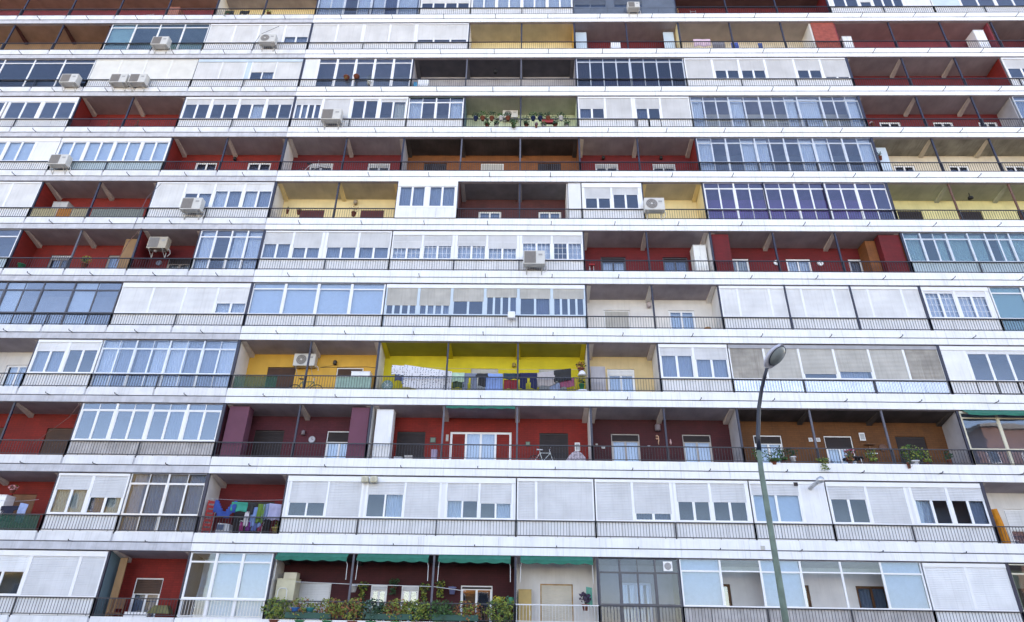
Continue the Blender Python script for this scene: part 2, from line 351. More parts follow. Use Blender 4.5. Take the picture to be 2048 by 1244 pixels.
def door(r, a, b, kind='win', sh=SHBR, drop=.25, curt='', fr=PVC, top=1.88, bot=-.1, bars=False, label=None, n=2):
    """balcony door or window in the back wall between u=a and u=b"""
    z = r * H; x0, x1 = X(a), X(b); y = DEP + .05
    if kind == 'sh' and fr is PVC: fr = sh
    f = MB(); f.box(x0, x0 + .05, y, y + .05, z + bot, z + top); f.box(x1 - .05, x1, y, y + .05, z + bot, z + top); f.box(x0 + .05, x1 - .05, y, y + .05, z + top - .05, z + top)
    D = f.build('balcony_door', fr, BLD)
    if label: D['label'] = label
    zt = z + top - .05; hh = zt - z - bot
    sd = 1.0 if kind == 'sh' else drop
    if sd > 0:
        s = MB(); slats(s, x0 + .05, x1 - .05, zt - hh * sd, zt, y - .01, .06, .012); s.build('roller_shutter', sh, D)
    if kind == 'win':
        g = MB(); s = MB(); ww = (x1 - x0 - .1) / n; zz = zt - hh * sd
        for i in range(n):
            xa = x0 + .05 + ww * i; xb = xa + ww
            s.box(xa, xa + .045, y + .01, y + .045, z + bot, zz); s.box(xb - .045, xb, y + .01, y + .045, z + bot, zz); s.box(xa + .045, xb - .045, y + .01, y + .045, zz - .04, zz)
            g.box(xa + .045, xb - .045, y + .02, y + .026, z + bot, zz - .04)
        s.build('sash', fr, D); g.build('door_pane', GL, D)
        if curt:
            for i in range(n):
                cc = curt[i % len(curt)]; c = MB()
                if cc in CURT: folds(c, x0 + .06 + ww * i, x0 + .04 + ww * (i + 1), z + bot, zz, y + .16, .12, .02); c.build('curtain', CURT[cc], D)
                elif curt == '-ww-': c.box(x0 + .1 + ww * i, x0 + ww * (i + 1), y + .012, y + .019, z + bot, zz - .04); c.build('side_panel', W['red'], D)
    if bars:
        q = MB(); k = x0 + .06
        while k < x1 - .05: q.box(k - .008, k + .008, y - .06, y - .045, z + bot, zt); k += .11
        q.box(x0, x1, y - .066, y - .04, z + .35, z + .38); q.build('window_bars', POSTG, D)
    return (x0, x1, top, bot)

def flat(r, u0, u1, wm='red', ceil=None, lside=None, rside=None, doors=None, beams=True, posts=True, rm=RAIL, pm=POST, bm=None, plab=None, rl=True, pl=True, dk={}):
    """open balcony between two posts, with its painted wall, doors, posts and railing"""
    wmat = W[wm]; z = r * H
    holes = []
    if doors is None: doors = [(n + .31, n + .71) for n in range(math.floor(u0 + .01), math.ceil(u1 - .01)) if n + .31 > u0 and n + .71 < u1]
    for dd in doors:
        kw = dict(dk)
        if len(dd) > 2: kw.update(dd[2])
        holes.append(door(r, dd[0], dd[1], **kw))
    ww = wall(r, u0, u1, wmat, holes)
    if plab: ww['label'] = plab
    if ceil:
        x0, x1 = X(u0) + .051, X(u1) - .051; mb = MB()
        mb.hexa([(x0, .14, z + H - .336), (x1, .14, z + H - .336), (x1, DEP - .004, z + H - .506), (x0, DEP - .004, z + H - .506),
                 (x0, .14, z + H - .328), (x1, .14, z + H - .328), (x1, DEP - .004, z + H - .498), (x0, DEP - .004, z + H - .498)])
        mb.build('ceiling', ceil, BLD)
    SIDES[(r, u0, 'R')] = lside or wmat; SIDES[(r, u1, 'L')] = rside or wmat
    cb = bm or (BEAM)
    for n in range(math.ceil(u0 - .01), math.floor(u1 + .01) + 1):
        inner = u0 + .01 < n < u1 - .01
        if beams: beam(r, n, cb, 0 if inner else (.17 if n < u0 + .5 else -.17))
        if posts and inner: post(r, n, pm)
    if rl: rail(r, u0, u1, rm)
    if pl:
        for uu in (u0, u1):
            if (r, uu) not in DONEP: DONEP.add((r, uu)); post(r, uu, POST, .13 if uu in (0, 10) else .085, .06)
SIDES = {}; DONEP = set()

def gal(r, u0, u1, cells, fr=None, head=.12, low='p', lowm=None, hm=None, gm=None, yo=.05, mt=.05, lc='', ft=.32, sm=None, rl=True, back=True, name='glazed_gallery', label=None, edge=True, rm=RAIL, gap=0, topc=''):
    """balcony closed in with frames. cells: (width, kind, ...)
       ('S', drop, panes, curtain)  roller shutter over sashes;   ('F', fanlight, panes, curtain) fixed glass;   ('B',) blank board"""
    fr = fr or PVC; hm = hm or fr; gm = gm or (GLL if r < 2 else GL); sm = sm or SHW; z = r * H
    x0, x1 = X(u0) + .03, X(u1) - .03; y0, y1 = yo, yo + .05
    zb, zs, zt = z + ZF + .01, z + 1.02, z + ZT - head
    F = MB(); F.box(x0, x0 + mt, y0, y1, zb, zt); F.box(x1 - mt, x1, y0, y1, zb, zt)
    if edge: F.box(x0 + mt, x1 - mt, y0 + .002, y1, zs - .035, zs + .035); F.box(x0 + mt, x1 - mt, y0 + .002, y1, zb, zb + .03)
    tot = sum(c[0] for c in cells); cx = x0; xs = []
    for i, c in enumerate(cells):
        e = cx + (x1 - x0) * c[0] / tot; xs.append((cx, e))
        if i: F.box(cx - mt, cx + mt, y0 - .004, y1 - .002, zs + .035 if low == 'p' else zb + .03, zt)
        cx = e
    G = F.build(name, fr, BLD)
    if label: G['label'] = label
    Hd = MB(); Hd.box(x0, x1, y0 - .02, y1, zt, z + ZT - .025); Hd.build('head_box', hm, G)
    if low == 'p':
        P = MB(); xx = x0 + .004; k = max(1, round((x1 - x0) / 1.02)); st = (x1 - x0) / k
        for i in range(k): P.box(xx + st * i + .003, xx + st * (i + 1) - .009, y0 + .012, y1 - .01, zb + .03, zs - .035)
        P.build('lower_panel', lowm or PANEL, G)
    gf = MB(); cur = {}
    class GP:
        def box(self, *a):
            o = MB().box(*a).build('window_pane', gm, G); t1, t2 = random.uniform(-.006, .006), random.uniform(-.004, .004)
            xm, zm = (a[0] + a[1]) / 2, (a[4] + a[5]) / 2
            for v in o.data.vertices: v.co.y += (v.co.x - xm) * t1 + (v.co.z - zm) * t2 + .004
    gl = GP()
    for (a, b), c in zip(xs, cells):
        a2, b2 = a + mt, b - mt; kind = c[1]
        sashm = .035 if mt < .045 else .05
        if gf.v: gf.build('sash', fr, G)
        gf = MB()
        if kind == 'B':
            P = MB(); P.box(a2, b2, y0 + .01, y1 - .01, zs + .035, zt); 
            if low != 'p': P.box(a2, b2, y0 + .01, y1 - .01, zb + .03, zs - .035)
            P.build('blank_panel', c[2] if len(c) > 2 else BLANK, G)
            continue
        if kind in 'SD':
            drop, n = c[2], c[3]; cu = c[4] if len(c) > 4 else ''; shm = c[5] if len(c) > 5 else sm
            zbot = zs + .035 if kind == 'S' else zb + .03
            hgt = zt - (zs + .035); zc = zt - hgt * drop
            if drop > 0:
                P = MB(); slats(P, a2, b2, max(zc, zs + .037), zt, y0 + .022); P.build('roller_shutter', shm, G)
            if drop > .97: continue
            ztop = zc if drop > 0 else zt
        else:
            n = c[3]; cu = c[4] if len(c) > 4 else ''; zbot = zs + .035; ztop = zt - (ft if c[2] else 0)
            if c[2]:
                gf.box(a2, b2, y0 + .002, y1 - .002, ztop, ztop + .045)
                m = max(1, c[2] if c[2] > 1 else n); wv = (b2 - a2) / m
                for i in range(m):
                    gl.box(a2 + wv * i + .008, a2 + wv * (i + 1) - .008, y0 + .02, y0 + .026, ztop + .045, zt - .01)
                    if i: gf.box(a2 + wv * i - .012, a2 + wv * i + .012, y0 + .01, y1 - .01, ztop + .045, zt)
        n = max(1, n); wv = (b2 - a2) / n; opn = c[5] if (kind == 'F' and len(c) > 5) else (c[6] if len(c) > 6 else ())
        for i in range(n):
            p, q = a2 + wv * i, a2 + wv * (i + 1)
            if i in opn: continue
            s2 = sashm if n > 1 or kind in 'SD' else .02
            gf.box(p, p + s2, y0 + .012, y1 - .006, zbot, ztop); gf.box(q - s2, q, y0 + .012, y1 - .006, zbot, ztop)
            gf.box(p + s2, q - s2, y0 + .012, y1 - .006, zbot, zbot + s2 * .8)
            if kind == 'F' or drop == 0: gf.box(p + s2, q - s2, y0 + .012, y1 - .006, ztop - s2 * .8, ztop)
            gl.box(p + s2, q - s2, y0 + .024, y0 + .030, zbot + s2 * .8, ztop - (s2 * .8 if (kind == 'F' or drop == 0) else 0))
            if gap: # glazing bars
                for k in range(1, 3): gf.box(p + s2 + (q - p - 2 * s2) * k / 3 - .008, p + s2 + (q - p - 2 * s2) * k / 3 + .008, y0 + .018, y0 + .023, zbot + s2 * .8, ztop)
                for k in range(1, 4): gf.box(p + s2, q - s2, y0 + .0185, y0 + .0228, zbot + .33 * k - .008, zbot + .33 * k + .008)
            if low == 'g' and kind == 'F':
                gf.box(p, p + .02, y0 + .012, y1 - .006, zb + .03, zs - .035); gf.box(q - .02, q, y0 + .012, y1 - .006, zb + .03, zs - .035)
                gl.box(p + .02, q - .02, y0 + .024, y0 + .030, zb + .03, zs - .035)
            cc = cu[i % len(cu)] if cu else '-'
            if cc in CURT:
                m_ = cur.setdefault(cc, MB()); lo = zbot if (low == 'p' or kind != 'F') else (zb if lc != 'n' else zbot)
                # a curtain rarely fills the pane exactly
                e0 = random.uniform(-.02, .10) * wv if cc != 'b' else 0; e1 = random.uniform(-.02, .12) * wv if cc != 'b' else 0
                if cc == 'b': m_.box(p, q, y0 + .11, y0 + .118, lo, zt)
                else: folds(m_, p + e0, q - e1, lo, zt - .02 + (0 if kind == 'F' else -.03), y0 + .16, .11, .022)
    if gf.v: gf.build('sash', fr, G)
    for k, m_ in cur.items(): m_.build('curtain', CURT[k], G, smooth=False)
    if rl: rail(r, u0, u1, rm)
    for uu, sd in ((u0, 'R'), (u1, 'L')): SIDES.setdefault((r, uu, sd), W['inner'])
    return G
def inner(r, u0, u1, m='inner', holes=True, top=1.88, dk=dict(kind='win', drop=.0, curt='', fr=WOOD)):
    hs = []
    if holes:
        for n in range(math.floor(u0 + .01), math.ceil(u1 - .01)): hs.append(door(r, n + .31, n + .71, top=top, **dk))
    wall(r, u0, u1, W[m], hs)
SPECED = {}
def G_(r, u0, u1, *a, iw='inner', doors=False, dk=None, **k):
    g = gal(r, u0, u1, *a, **k)
    if doors: inner(r, u0, u1, iw, True, dk=dk or dict(kind='win', drop=.0, fr=WOOD))
    else: wall(r, u0, u1, W[iw], [])
    for uu in (u0, u1):
        if uu in (0, 10) and (r, uu) not in DONEP: DONEP.add((r, uu)); post(r, uu, POST, .13, .02)
    return g
S100 = lambda w_=1, m=SHW: (w_, 'S', 1.0, 2, '', m)

# ---- every storey from bottom to top; u counts structural bays, r storeys ----
PLAIN = [(1, 'B')]
SPANS = []
def fill(r, a, b):
    n = a
    while n < b:
        e = min(n + 2, b); G_(r, n, e, [(1, 'S', 1.0, 2), (1, 'S', .4, 2)]); n = e
def F_(*a, **k): flat(*a, **k)

# storey 0
fill(0, ULO, -3)
G_(0, -3, -1, [(.4, 'S', .38, 1, 'y'), (.62, 'S', .42, 2, '-'), (.66, S100()[1], 1.0, 2, '', SHG), (.34, 'S', 1.0, 1, '', SHG)], head=.22, mt=.06)  # cream curtain at far left stands in for the mirrored sunlit house
F_(0, -1, 0, 'red', lside=W['teal'], rside=W['crimson'], doors=[(-.80, -.45, dict(drop=.28, sh=SHBR, curt='g', top=1.79))])
G_(0, 0, 1, [(.32, 'F', 1, 1, '-'), (.32, 'F', 1, 1, 'b'), (.36, 'F', 1, 1, 'b')], fr=PVC, head=.04, low='g', mt=.05, rm=RAILW, iw='white', gm=GLL)
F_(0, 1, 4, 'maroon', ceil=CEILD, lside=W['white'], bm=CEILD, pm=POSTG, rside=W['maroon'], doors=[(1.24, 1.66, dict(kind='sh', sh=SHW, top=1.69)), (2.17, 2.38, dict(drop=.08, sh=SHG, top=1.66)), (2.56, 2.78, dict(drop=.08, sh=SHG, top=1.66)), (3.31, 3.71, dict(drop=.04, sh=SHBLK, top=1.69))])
F_(0, 4, 5, 'white', lside=W['white'], rside=W['white'], rm=RAILW, beams=False, doors=[(4.31, 4.72, dict(kind='sh', sh=mat('cream_shutter', (.62, .56, .46), .6, .06, 2), fr=WOODL, top=1.79))])
G_(0, 5, 6, [(.9, 'F', 1, 1, '-'), (1.5, 'F', 1, 2, '-'), (1, 'F', 1, 1, '-')], fr=DARKF, head=.03, low='g', mt=.03, doors=True, iw='grey', gm=glassmat('smoked_glass', (.66, .73, .84), .03), ft=.5, dk=dict(kind='win', drop=0, curt='w', fr=PVC), rl=True)
G_(0, 6, 9, [(1, 'F', 1, 1, 'b'), (1, 'F', 1, 1, '-', (0,)), (1, 'F', 1, 1, 'b'), (1, 'F', 1, 1, '-', (0,)), (1, 'F', 1, 1, '-', (0,)), (1, 'F', 1, 1, 'b')], fr=PVC, head=.02, mt=.035, ft=.42, lowm=PANELD, gm=GLL, iw='white', doors=True, dk=dict(kind='win', drop=0, curt='d', fr=mat('mauve_frame', (.12, .09, .13)), top=1.79) if False else dict(kind='win', drop=0, curt='g', fr=WOOD))
G_(0, 9, 10, [(1, 'S', 1.0, 2, '', SHW), (1, 'S', 1.0, 2, '', SHW)], head=.16, mt=.05)
G_(0, 10, 12, [(1, 'F', 1, 1, '-'), (1, 'F', 1, 1, '-'), (1, 'F', 1, 1, 'b'), (1, 'F', 1, 1, '-')], fr=CREAMF, head=.06, low='g', gm=GLG, doors=True, iw='cream')
fill(0, 12, UHI)
# storey 1
fill(1, ULO, -4)
F_(1, -4, -2, 'red', lside=W['red'], rside=W['crimson'], doors=[(-3.69, -3.29, dict(kind='sh')), (-2.86, -2.50, dict(kind='sh', sh=mat('tan_shutter', (.22, .10, .05), .7, .1, 3), top=1.99))])
G_(1, -2, -1, [(1, 'S', .38, 2, 'yy', SHG), (1, 'S', .58, 2, 'dy', SHG)], head=.12, mt=.06)  # cream curtains paint in the reflection of the sunlit house opposite
G_(1, -1, 0, [(1, 'F', 1, 2, 'gg'), (1, 'F', 1, 2, 'gg')], fr=ALU, head=.02, low='g', mt=.035, ft=.4, gm=GLL)
F_(1, 0, 1, 'crimson', lside=W['white'], doors=[(.25, .75, dict(kind='sh', sh=SHBLK, top=1.82))])
SG = lambda w_=1: (w_, 'S', 1.0, 2, '', SHG)
G_(1, 1, 4, [(.05, 'B'), (.50, 'S', .62, 2, '', SHG), SG(.45), (.06, 'B'), (.50, 'S', .36, 2, '-w', SHG), SG(.46), (.08, 'B'), (.43, 'S', .52, 2, 'w-', SHG), (.43, 'S', .58, 2, '-w', SHG), (.04, 'B')], head=.24, mt=.04)
G_(1, 4, 5, [SG(.25), SG(.75)], head=.14, mt=.05)
G_(1, 5, 7, [SG(.48), (.5, 'S', .82, 2, 'dd', SHG), (.05, 'B'), (.45, 'S', .50, 2, '-', SHG), (.47, 'S', .50, 2, '-', SHG), (.03, 'B')], head=.14, mt=.05)
G_(1, 7, 8, [(.66, 'S', .30, 2, 'bb', SHG), (.34, 'B', PANEL)], head=.14, mt=.05)
G_(1, 8, 10, [(.5, 'S', .36, 2, '-', SHG), SG(.5), (.07, 'B'), (.46, 'S', .36, 2, 'w-', SHG), (.46, 'S', .36, 2, '-g', SHG)], head=.2, mt=.05)
F_(1, 10, 12, 'white', lside=W['white'], doors=[(10.45, 10.85, dict(drop=.40, sh=SHW, curt='d')), (11.35, 11.7, dict(drop=.3))])
fill(1, 12, UHI)
# storey 2
fill(2, ULO, -4)
F_(2, -4, -2, 'red', rside=W['crimson'], doors=[(-3.7, -3.3, dict(kind='sh')), (-2.69, -2.30, dict(kind='sh', sh=SHBR))])
G_(2, -2, 0, [(1, 'F', 1, 2, '--'), (1, 'F', 1, 2, '--'), (1, 'F', 1, 2, '-g'), (1, 'F', 1, 2, 'g-')], fr=PVC, head=.02, lowm=PANELD, mt=.05, ft=.3, gm=glassmat('mirror_like_glass', (.7, .76, .82), .10))
F_(2, 0, 2, 'mauve', lside=W['mauve'], rside=W['pillar'], doors=[(.31, .71, dict(kind='sh', sh=SHBLK)), (1.31, 1.70, dict(drop=.22, sh=SHBLK, curt='b'))])
F_(2, 2, 5, 'red', lside=W['white'], rside=W['white'], pm=POSTG, doors=[(2.31, 2.71, dict(kind='sh', sh=SHBLK)), (3.06, 3.92, dict(drop=.0, curt='-ww-', top=1.90, n=4)), (4.31, 4.71, dict(kind='sh', sh=SHBLK))])
F_(2, 5, 7, 'maroon', lside=W['white'], rside=W['grey'], dk=dict(drop=.14, sh=SHBLK, curt='w', fr=mat('grey_frame', (.42, .38, .36))))
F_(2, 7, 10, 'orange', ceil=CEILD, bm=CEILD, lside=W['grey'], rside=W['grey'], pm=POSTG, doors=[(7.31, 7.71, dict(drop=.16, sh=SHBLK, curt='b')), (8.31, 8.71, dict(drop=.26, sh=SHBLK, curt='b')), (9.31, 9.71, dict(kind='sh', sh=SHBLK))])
G_(2, 10, 12, [(1, 'F', 1, 1, '-'), (1, 'F', 1, 1, '-'), (1, 'F', 1, 1, '-'), (1, 'F', 1, 1, '-')], fr=CREAMF, head=.12, low='g', mt=.05, ft=.2)
fill(2, 12, UHI)
# storey 3
fill(3, ULO, -4)
F_(3, -4, -3, 'white', doors=[(-3.68, -3.3, dict(drop=.0, curt='w'))])
G_(3, -3, -2, [(1, 'S', .30, 2, 'gg'), (1, 'S', .26, 2, '--')], head=.14, mt=.06)
G_(3, -2, 0, [(1, 'F', 1, 2, 'wg'), (1, 'F', 1, 2, 'gw'), (1, 'F', 1, 2, 'wg'), (1, 'F', 1, 2, 'gw')], fr=ALU, head=.02, low='g', mt=.035, ft=.42)
F_(3, 0, 2, 'amber', ceil=None, lside=W['white'], rside=W['white'], doors=[(.31, .71, dict(kind='sh', sh=SHBR)), (1.31, 1.71, dict(drop=.18, sh=SHBR, curt='b'))])
F_(3, 2, 5, 'yellow', ceil=CEILY, bm=W['yellow'], lside=W['white'], rside=W['white'], doors=[(3.31, 3.71, dict(kind='sh', sh=SHB)), (4.31, 4.71, dict(kind='sh', sh=SHB))])
F_(3, 5, 6, 'peach', lside=W['white'], rside=W['white'], doors=[(5.31, 5.71, dict(drop=.12, sh=SHW, curt='b', top=1.92))])
G_(3, 6, 7, [(1, 'S', .28, 2, 'gg', SHG), (1, 'S', .40, 2, 'gg', SHG)], head=.18, mt=.05)
G_(3, 7, 10, [(1, 'S', 1.0, 2, '', SHD), (1, 'S', 1.0, 2, '', SHB), (1, 'S', .84, 1, '', SHB), (1, 'S', .76, 1, 'g', SHB), (1, 'S', 1.0, 1, '', SHB), (1, 'S', 1.0, 1, '', SHD)], head=.20, mt=.045, lowm=PANELA, hm=mat('grey_head', (.36, .36, .38)))
G_(3, 10, 13, [(.35, 'B', PANEL), (.9, 'D', .12, 3, '---', SHW), (.1, 'B'), (.9, 'D', .28, 2, '--', SHW), (.7, 'S', 1.0, 2)], head=.22, mt=.05)
fill(3, 13, UHI)
# storey 4
G_(4, ULO, -5, [(1, 'B')] * 6); 
G_(4, -5, -2, [(1.5, 'F', 1, 3, 'b-b'), (.8, 'F', 1, 2, '--'), (1.2, 'F', 1, 2, 'b-'), (1, 'F', 1, 1, '-'), (1.5, 'F', 1, 2, 'b-')], fr=DARKF, head=.02, low='g', mt=.03, ft=.42, gm=glassmat('grey_glass', (.75, .78, .82), .14), iw='grey')
G_(4, -2, 0, [S100(1), S100(1), S100(1), (1, 'S', .62, 2, 'ww')], head=.26, mt=.05)
G_(4, 0, 2, [(1, 'F', 1, 1, 'b'), (1, 'F', 1, 1, 'b'), (1, 'F', 1, 1, 'b'), (1, 'F', 1, 1, 'b')], fr=PVC, head=.02, mt=.06, ft=.3)
G_(4, 2, 5, [(1, 'S', .66, 4, '---d', SHB), (1, 'S', .66, 4, 'dggg', SHB), (1, 'S', .50, 2, '--', SHB), (1, 'S', .34, 4, '---d', SHB), (1, 'S', .38, 2, '-d', SHB), (1, 'S', .38, 4, 'd---', SHB)], head=.22, mt=.06, fr=BLUEF, hm=PVC)
F_(4, 5, 7, 'white', lside=W['white'], rside=W['white'], bm=W['white'], doors=[(5.31, 5.71, dict(drop=.62, sh=SHB, fr=PVC, top=1.96)), (6.31, 6.71, dict(drop=.0, curt='b', top=1.96))])
G_(4, 7, 8, [S100(.28, SHW), S100(.5, SHW), S100(.24, SHW)], head=.16, mt=.05)
G_(4, 8, 9, [S100(.25, SHW), S100(.5, SHW), S100(.27, SHW)], head=.16, mt=.05)
G_(4, 9, 10, [S100(.25, SHW), S100(.5, SHW), S100(.27, SHW)], head=.16, mt=.05)
for n in (8, 9): post(4, n, POST, .07, -.01)
G_(4, 10, 11, [(.05, 'B'), (1, 'S', .10, 2, 'ww'), (1, 'S', .22, 2, 'ww'), (.1, 'B')], head=.22, mt=.05, gap=1)
G_(4, 11, 13, [(1, 'F', 1, 1, 'b'), (1, 'F', 1, 1, '-'), (1, 'F', 1, 1, '-'), (1, 'F', 1, 1, 'b')], fr=PVC, head=.02, low='g', mt=.04, gm=GLG)
fill(4, 13, UHI)
# storey 5
fill(5, ULO, -6)
G_(5, -6, -4, [(1, 'F', 1, 1, '-'), (1, 'F', 1, 1, '-'), (1, 'F', 1, 1, 'g'), (1, 'F', 1, 1, '-')], fr=PVC, head=.02, mt=.035, ft=.4, lowm=PANELB)
F_(5, -4, -2, 'red', rside=W['tan'], pm=POSTG, doors=[(-3.69, -3.3, dict(drop=.1, sh=SHG, curt='g', bars=True, fr=mat('stone_frame', (.30, .26, .24)), top=1.94)), (-2.7, -2.3, dict(drop=.0, curt='g', fr=mat('stone_frame', (.3, .26, .24)), top=1.94))])
F_(5, -2, -1, 'crimson', rside=W['crimson'], doors=[(-1.66, -1.25, dict(drop=.16, sh=SHBLK, curt='w', fr=mat('stone_frame', (.3, .26, .24)), top=1.79))])
G_(5, -1, 0, [(1, 'F', 1, 1, 'w'), (1, 'F', 1, 1, '-'), (1, 'F', 1, 1, 'w'), (1, 'F', 1, 1, 'w')], fr=PVC, head=.02, low='g', mt=.035, ft=.38)
G_(5, 0, 2, [(.46, 'S', .46, 2, 'gg', SHG), (.46, 'S', .60, 2, 'gg', SHG), (.06, 'B'), (.5, 'S', .58, 2, 'gg', SHG), (.5, 'S', .58, 2, 'gg', SHG)], head=.1, mt=.05)
G_(5, 2, 5, [(1, 'S', .56, 2, 'ww', SHG), (1, 'S', .46, 2, 'ww', SHG), (.1, 'B'), (1, 'S', .46, 2, 'ww', SHG), (1, 'S', .56, 2, 'ww', SHG), (.1, 'B'), (1, 'S', .34, 2, 'ww', SHG), (1, 'S', .34, 2, '-w', SHG)], head=.24, mt=.05, gap=1)
F_(5, 5, 7, 'crimson', lside=W['white'], rside=W['white'], doors=[(5.31, 5.71, dict(drop=.10, sh=SHBLK, curt='w', fr=DARKF, top=1.96)), (6.31, 6.71, dict(drop=.08, sh=SHBLK, curt='d', fr=DARKF, top=1.96))])
F_(5, 7, 10, 'crimson', lside=W['crimson'], rside=W['ochre'], doors=[(7.31, 7.70, dict(drop=.0, curt='y', top=1.90)), (8.31, 8.71, dict(drop=.0, curt='w', top=1.90)), (9.31, 9.70, dict(drop=.0, curt='g', top=1.90))])
G_(5, 10, 12, [(.8, 'F', 1, 1, 'w'), (1.2, 'F', 1, 2, '-w'), (1, 'F', 1, 1, 'w'), (.8, 'F', 1, 1, 'w'), (1.1, 'F', 1, 2, '-w'), (1, 'F', 1, 1, 'w')], fr=ALU, head=.02, mt=.03, ft=.36, gm=GLG, lowm=PANELB)
fill(5, 12, UHI)
# storey 6
fill(6, ULO, -6)
G_(6, -6, -4, [S100(), S100(), S100(), S100()], head=.10, mt=.05)
F_(6, -4, -2, 'red', rside=W['grey'], lside=W['red'], doors=[])
G_(6, -2, 0, [S100(), (1, 'S', .42, 2, '-g'), (1, 'S', .32, 2, 'wg'), (1, 'S', .32, 2, 'wg')], head=.10, mt=.05)
F_(6, 0, 2, 'pale', ceil=CEILC, bm=W['pale'], lside=W['white'], rside=W['tan'], dk=dict(kind='sh', sh=mat('maroon_shutter', (.12, .03, .03), .6, .1, 3), top=1.79))
G_(6, 2, 3, [(1, 'S', .0, 2, 'gg'), (1, 'S', .0, 2, 'gg')], head=.36, mt=.10, yo=-.10, label='protruding white boxed-in window with four narrow panes')
F_(6, 3, 4.78, 'maroonb', ceil=mat('bluish_grey_ceiling', (0.210, 0.210, 0.238), .8, .1, 2), lside=W['maroonb'], rside=W['white'], doors=[(3.31, 3.69, dict(drop=.0, fr=PVCW, top=1.74, curt='g')), (4.31, 4.69, dict(drop=.0, fr=PVCW, top=1.74, curt='g'))], bm=mat('bluish_beam', (.34, .33, .36), .8, .1, 2), pl=False)
G_(6, 4.78, 5, [(1, 'B')], head=.05, mt=.02)
G_(6, 5, 6, [(.06, 'B'), (1, 'S', .52, 2, '--', SHG), (1, 'S', .34, 2, '--', SHG), (.1, 'B')], head=.30, mt=.05)
F_(6, 6, 7, 'pale', lside=W['white'], rside=W['pale'], ceil=CEILC, bm=W['pale'], doors=[])
G_(6, 7, 10, [(1, 'F', 1, 2, '--')] * 6, fr=PVC, head=.02, low='g', mt=.04, ft=.34, iw='purple', gm=glassmat('violet_glass', (.72, .70, .86), .09))
for n in (8, 9): post(6, n, POST, .05, -.01)
F_(6, 10, 13, 'olive', ceil=CEILG, bm=CEILG, pm=RUST, dk=dict(kind='sh', sh=SHBLK, top=1.84))
fill(6, 13, UHI)
# storey 7
fill(7, ULO, -6)
G_(7, -6, -4, [(1, 'F', 0, 2, 'bb')] * 3 + [(.8, 'B')], head=.28, mt=.05)
G_(7, -4, -2, [(1, 'F', 0, 2, 'bb')] * 4, head=.28, mt=.05, lowm=PANELB)
F_(7, -2, 0, 'red', rside=W['crimson'], lside=W['red'], doors=[(-1.7, -1.3, dict(drop=0, curt='d', top=1.99)), (-.75, -.35, dict(drop=0, curt='d', top=1.99))])
F_(7, 0, 2, 'crimson', lside=W['white'], rside=W['white'], doors=[(.31, .71, dict(drop=.1, sh=SHG, bars=True, top=1.96)), (1.31, 1.71, dict(drop=.1, sh=SHG, bars=True, top=1.96))])
F_(7, 2, 5, 'ochre', ceil=CEILD, bm=CEILD, lside=W['grey'], pm=POSTG, doors=[(2.31, 2.71, dict(kind='sh', sh=SHBLK, bars=True, top=1.96)), (3.31, 3.71, dict(drop=.5, sh=SHB, top=1.96)), (4.31, 4.71, dict(kind='sh', sh=SHBLK, bars=True, top=1.96))])
F_(7, 5, 7, 'crimson', lside=W['pale'], rside=W['red'], doors=[(5.31, 5.71, dict(drop=.1, sh=SHG, bars=True, top=1.96)), (6.31, 6.71, dict(drop=.1, sh=SHG, bars=True, top=1.96))])
G_(7, 7, 10, [(1, 'F', 1, 2, 'w-'), (1, 'F', 1, 2, '-w'), (1, 'F', 1, 2, 'w-'), (1, 'F', 1, 2, '-w'), (1, 'F', 1, 2, 'w-'), (1, 'F', 1, 2, '-w')], fr=ALU, head=.02, low='g', mt=.035, ft=.34)
F_(7, 10, 13, 'cream', ceil=mat('stained_cream_ceiling', (.36, .34, .28), .85, .25, 1.1, stain=.9), bm=W['cream'], doors=[(10.5, 10.85, dict(drop=0, curt='d', top=1.86)), (11.45, 11.8, dict(drop=0, curt='d', top=1.86)), (12.45, 12.8, dict(drop=0, curt='d', top=1.86))])
fill(7, 13, UHI)
# storey 8
fill(8, ULO, -6)
G_(8, -6, -4, [(1, 'F', 0, 2, '--'), (.05, 'B'), (1, 'F', 0, 2, '--'), (1, 'F', 0, 2, '--')], head=.36, mt=.08)
F_(8, -4, -2, 'red', lside=W['red'], rside=W['crimson'], doors=[])
G_(8, -2, 0, [(1, 'S', .28, 2, '--', SHG), (1, 'S', .28, 2, '--', SHG), (1, 'S', .28, 2, '-w', SHG), (1, 'S', .28, 2, '--', SHG)], head=.16, mt=.06)
G_(8, 0, 2, [(1, 'S', .30, 4, 'gg-d', SHG), (1, 'S', 1.0, 2, '', SHG), (1, 'S', .10, 2, '--', SHG), (1, 'S', .16, 2, '-y', SHG)], head=.16, mt=.07)
G_(8, 2, 3, [(1, 'F', 1, 2, 'w-'), (1, 'F', 1, 2, '-w')], fr=PVC, head=.10, hm=mat('dark_green_box', (.05, .07, .06)), mt=.035, ft=.34)
F_(8, 3, 5, 'green', ceil=CEILG, beams=False, lside=W['teal'], rside=W['green'], doors=[(3.31, 3.71, dict(drop=.2, sh=SHB, top=1.54)), (4.31, 4.71, dict(drop=.2, sh=SHB, top=1.54))])
G_(8, 5, 7, [(.48, 'S', .52, 2, 'd-', SHG), S100(.48, SHG), (.04, 'B'), (.46, 'D', .52, 2, 'd-', SHG), S100(.52, SHG)], head=.12, mt=.05)
G_(8, 7, 10, [(1, 'F', 1, 3, 'w--'), (.8, 'F', 1, 2, 'w-'), (1, 'F', 1, 3, '--w'), (.6, 'F', 1, 1, 'w'), (1, 'F', 1, 3, '--w')], fr=ALU, head=.02, mt=.03, ft=.32, low='g', iw='cream')
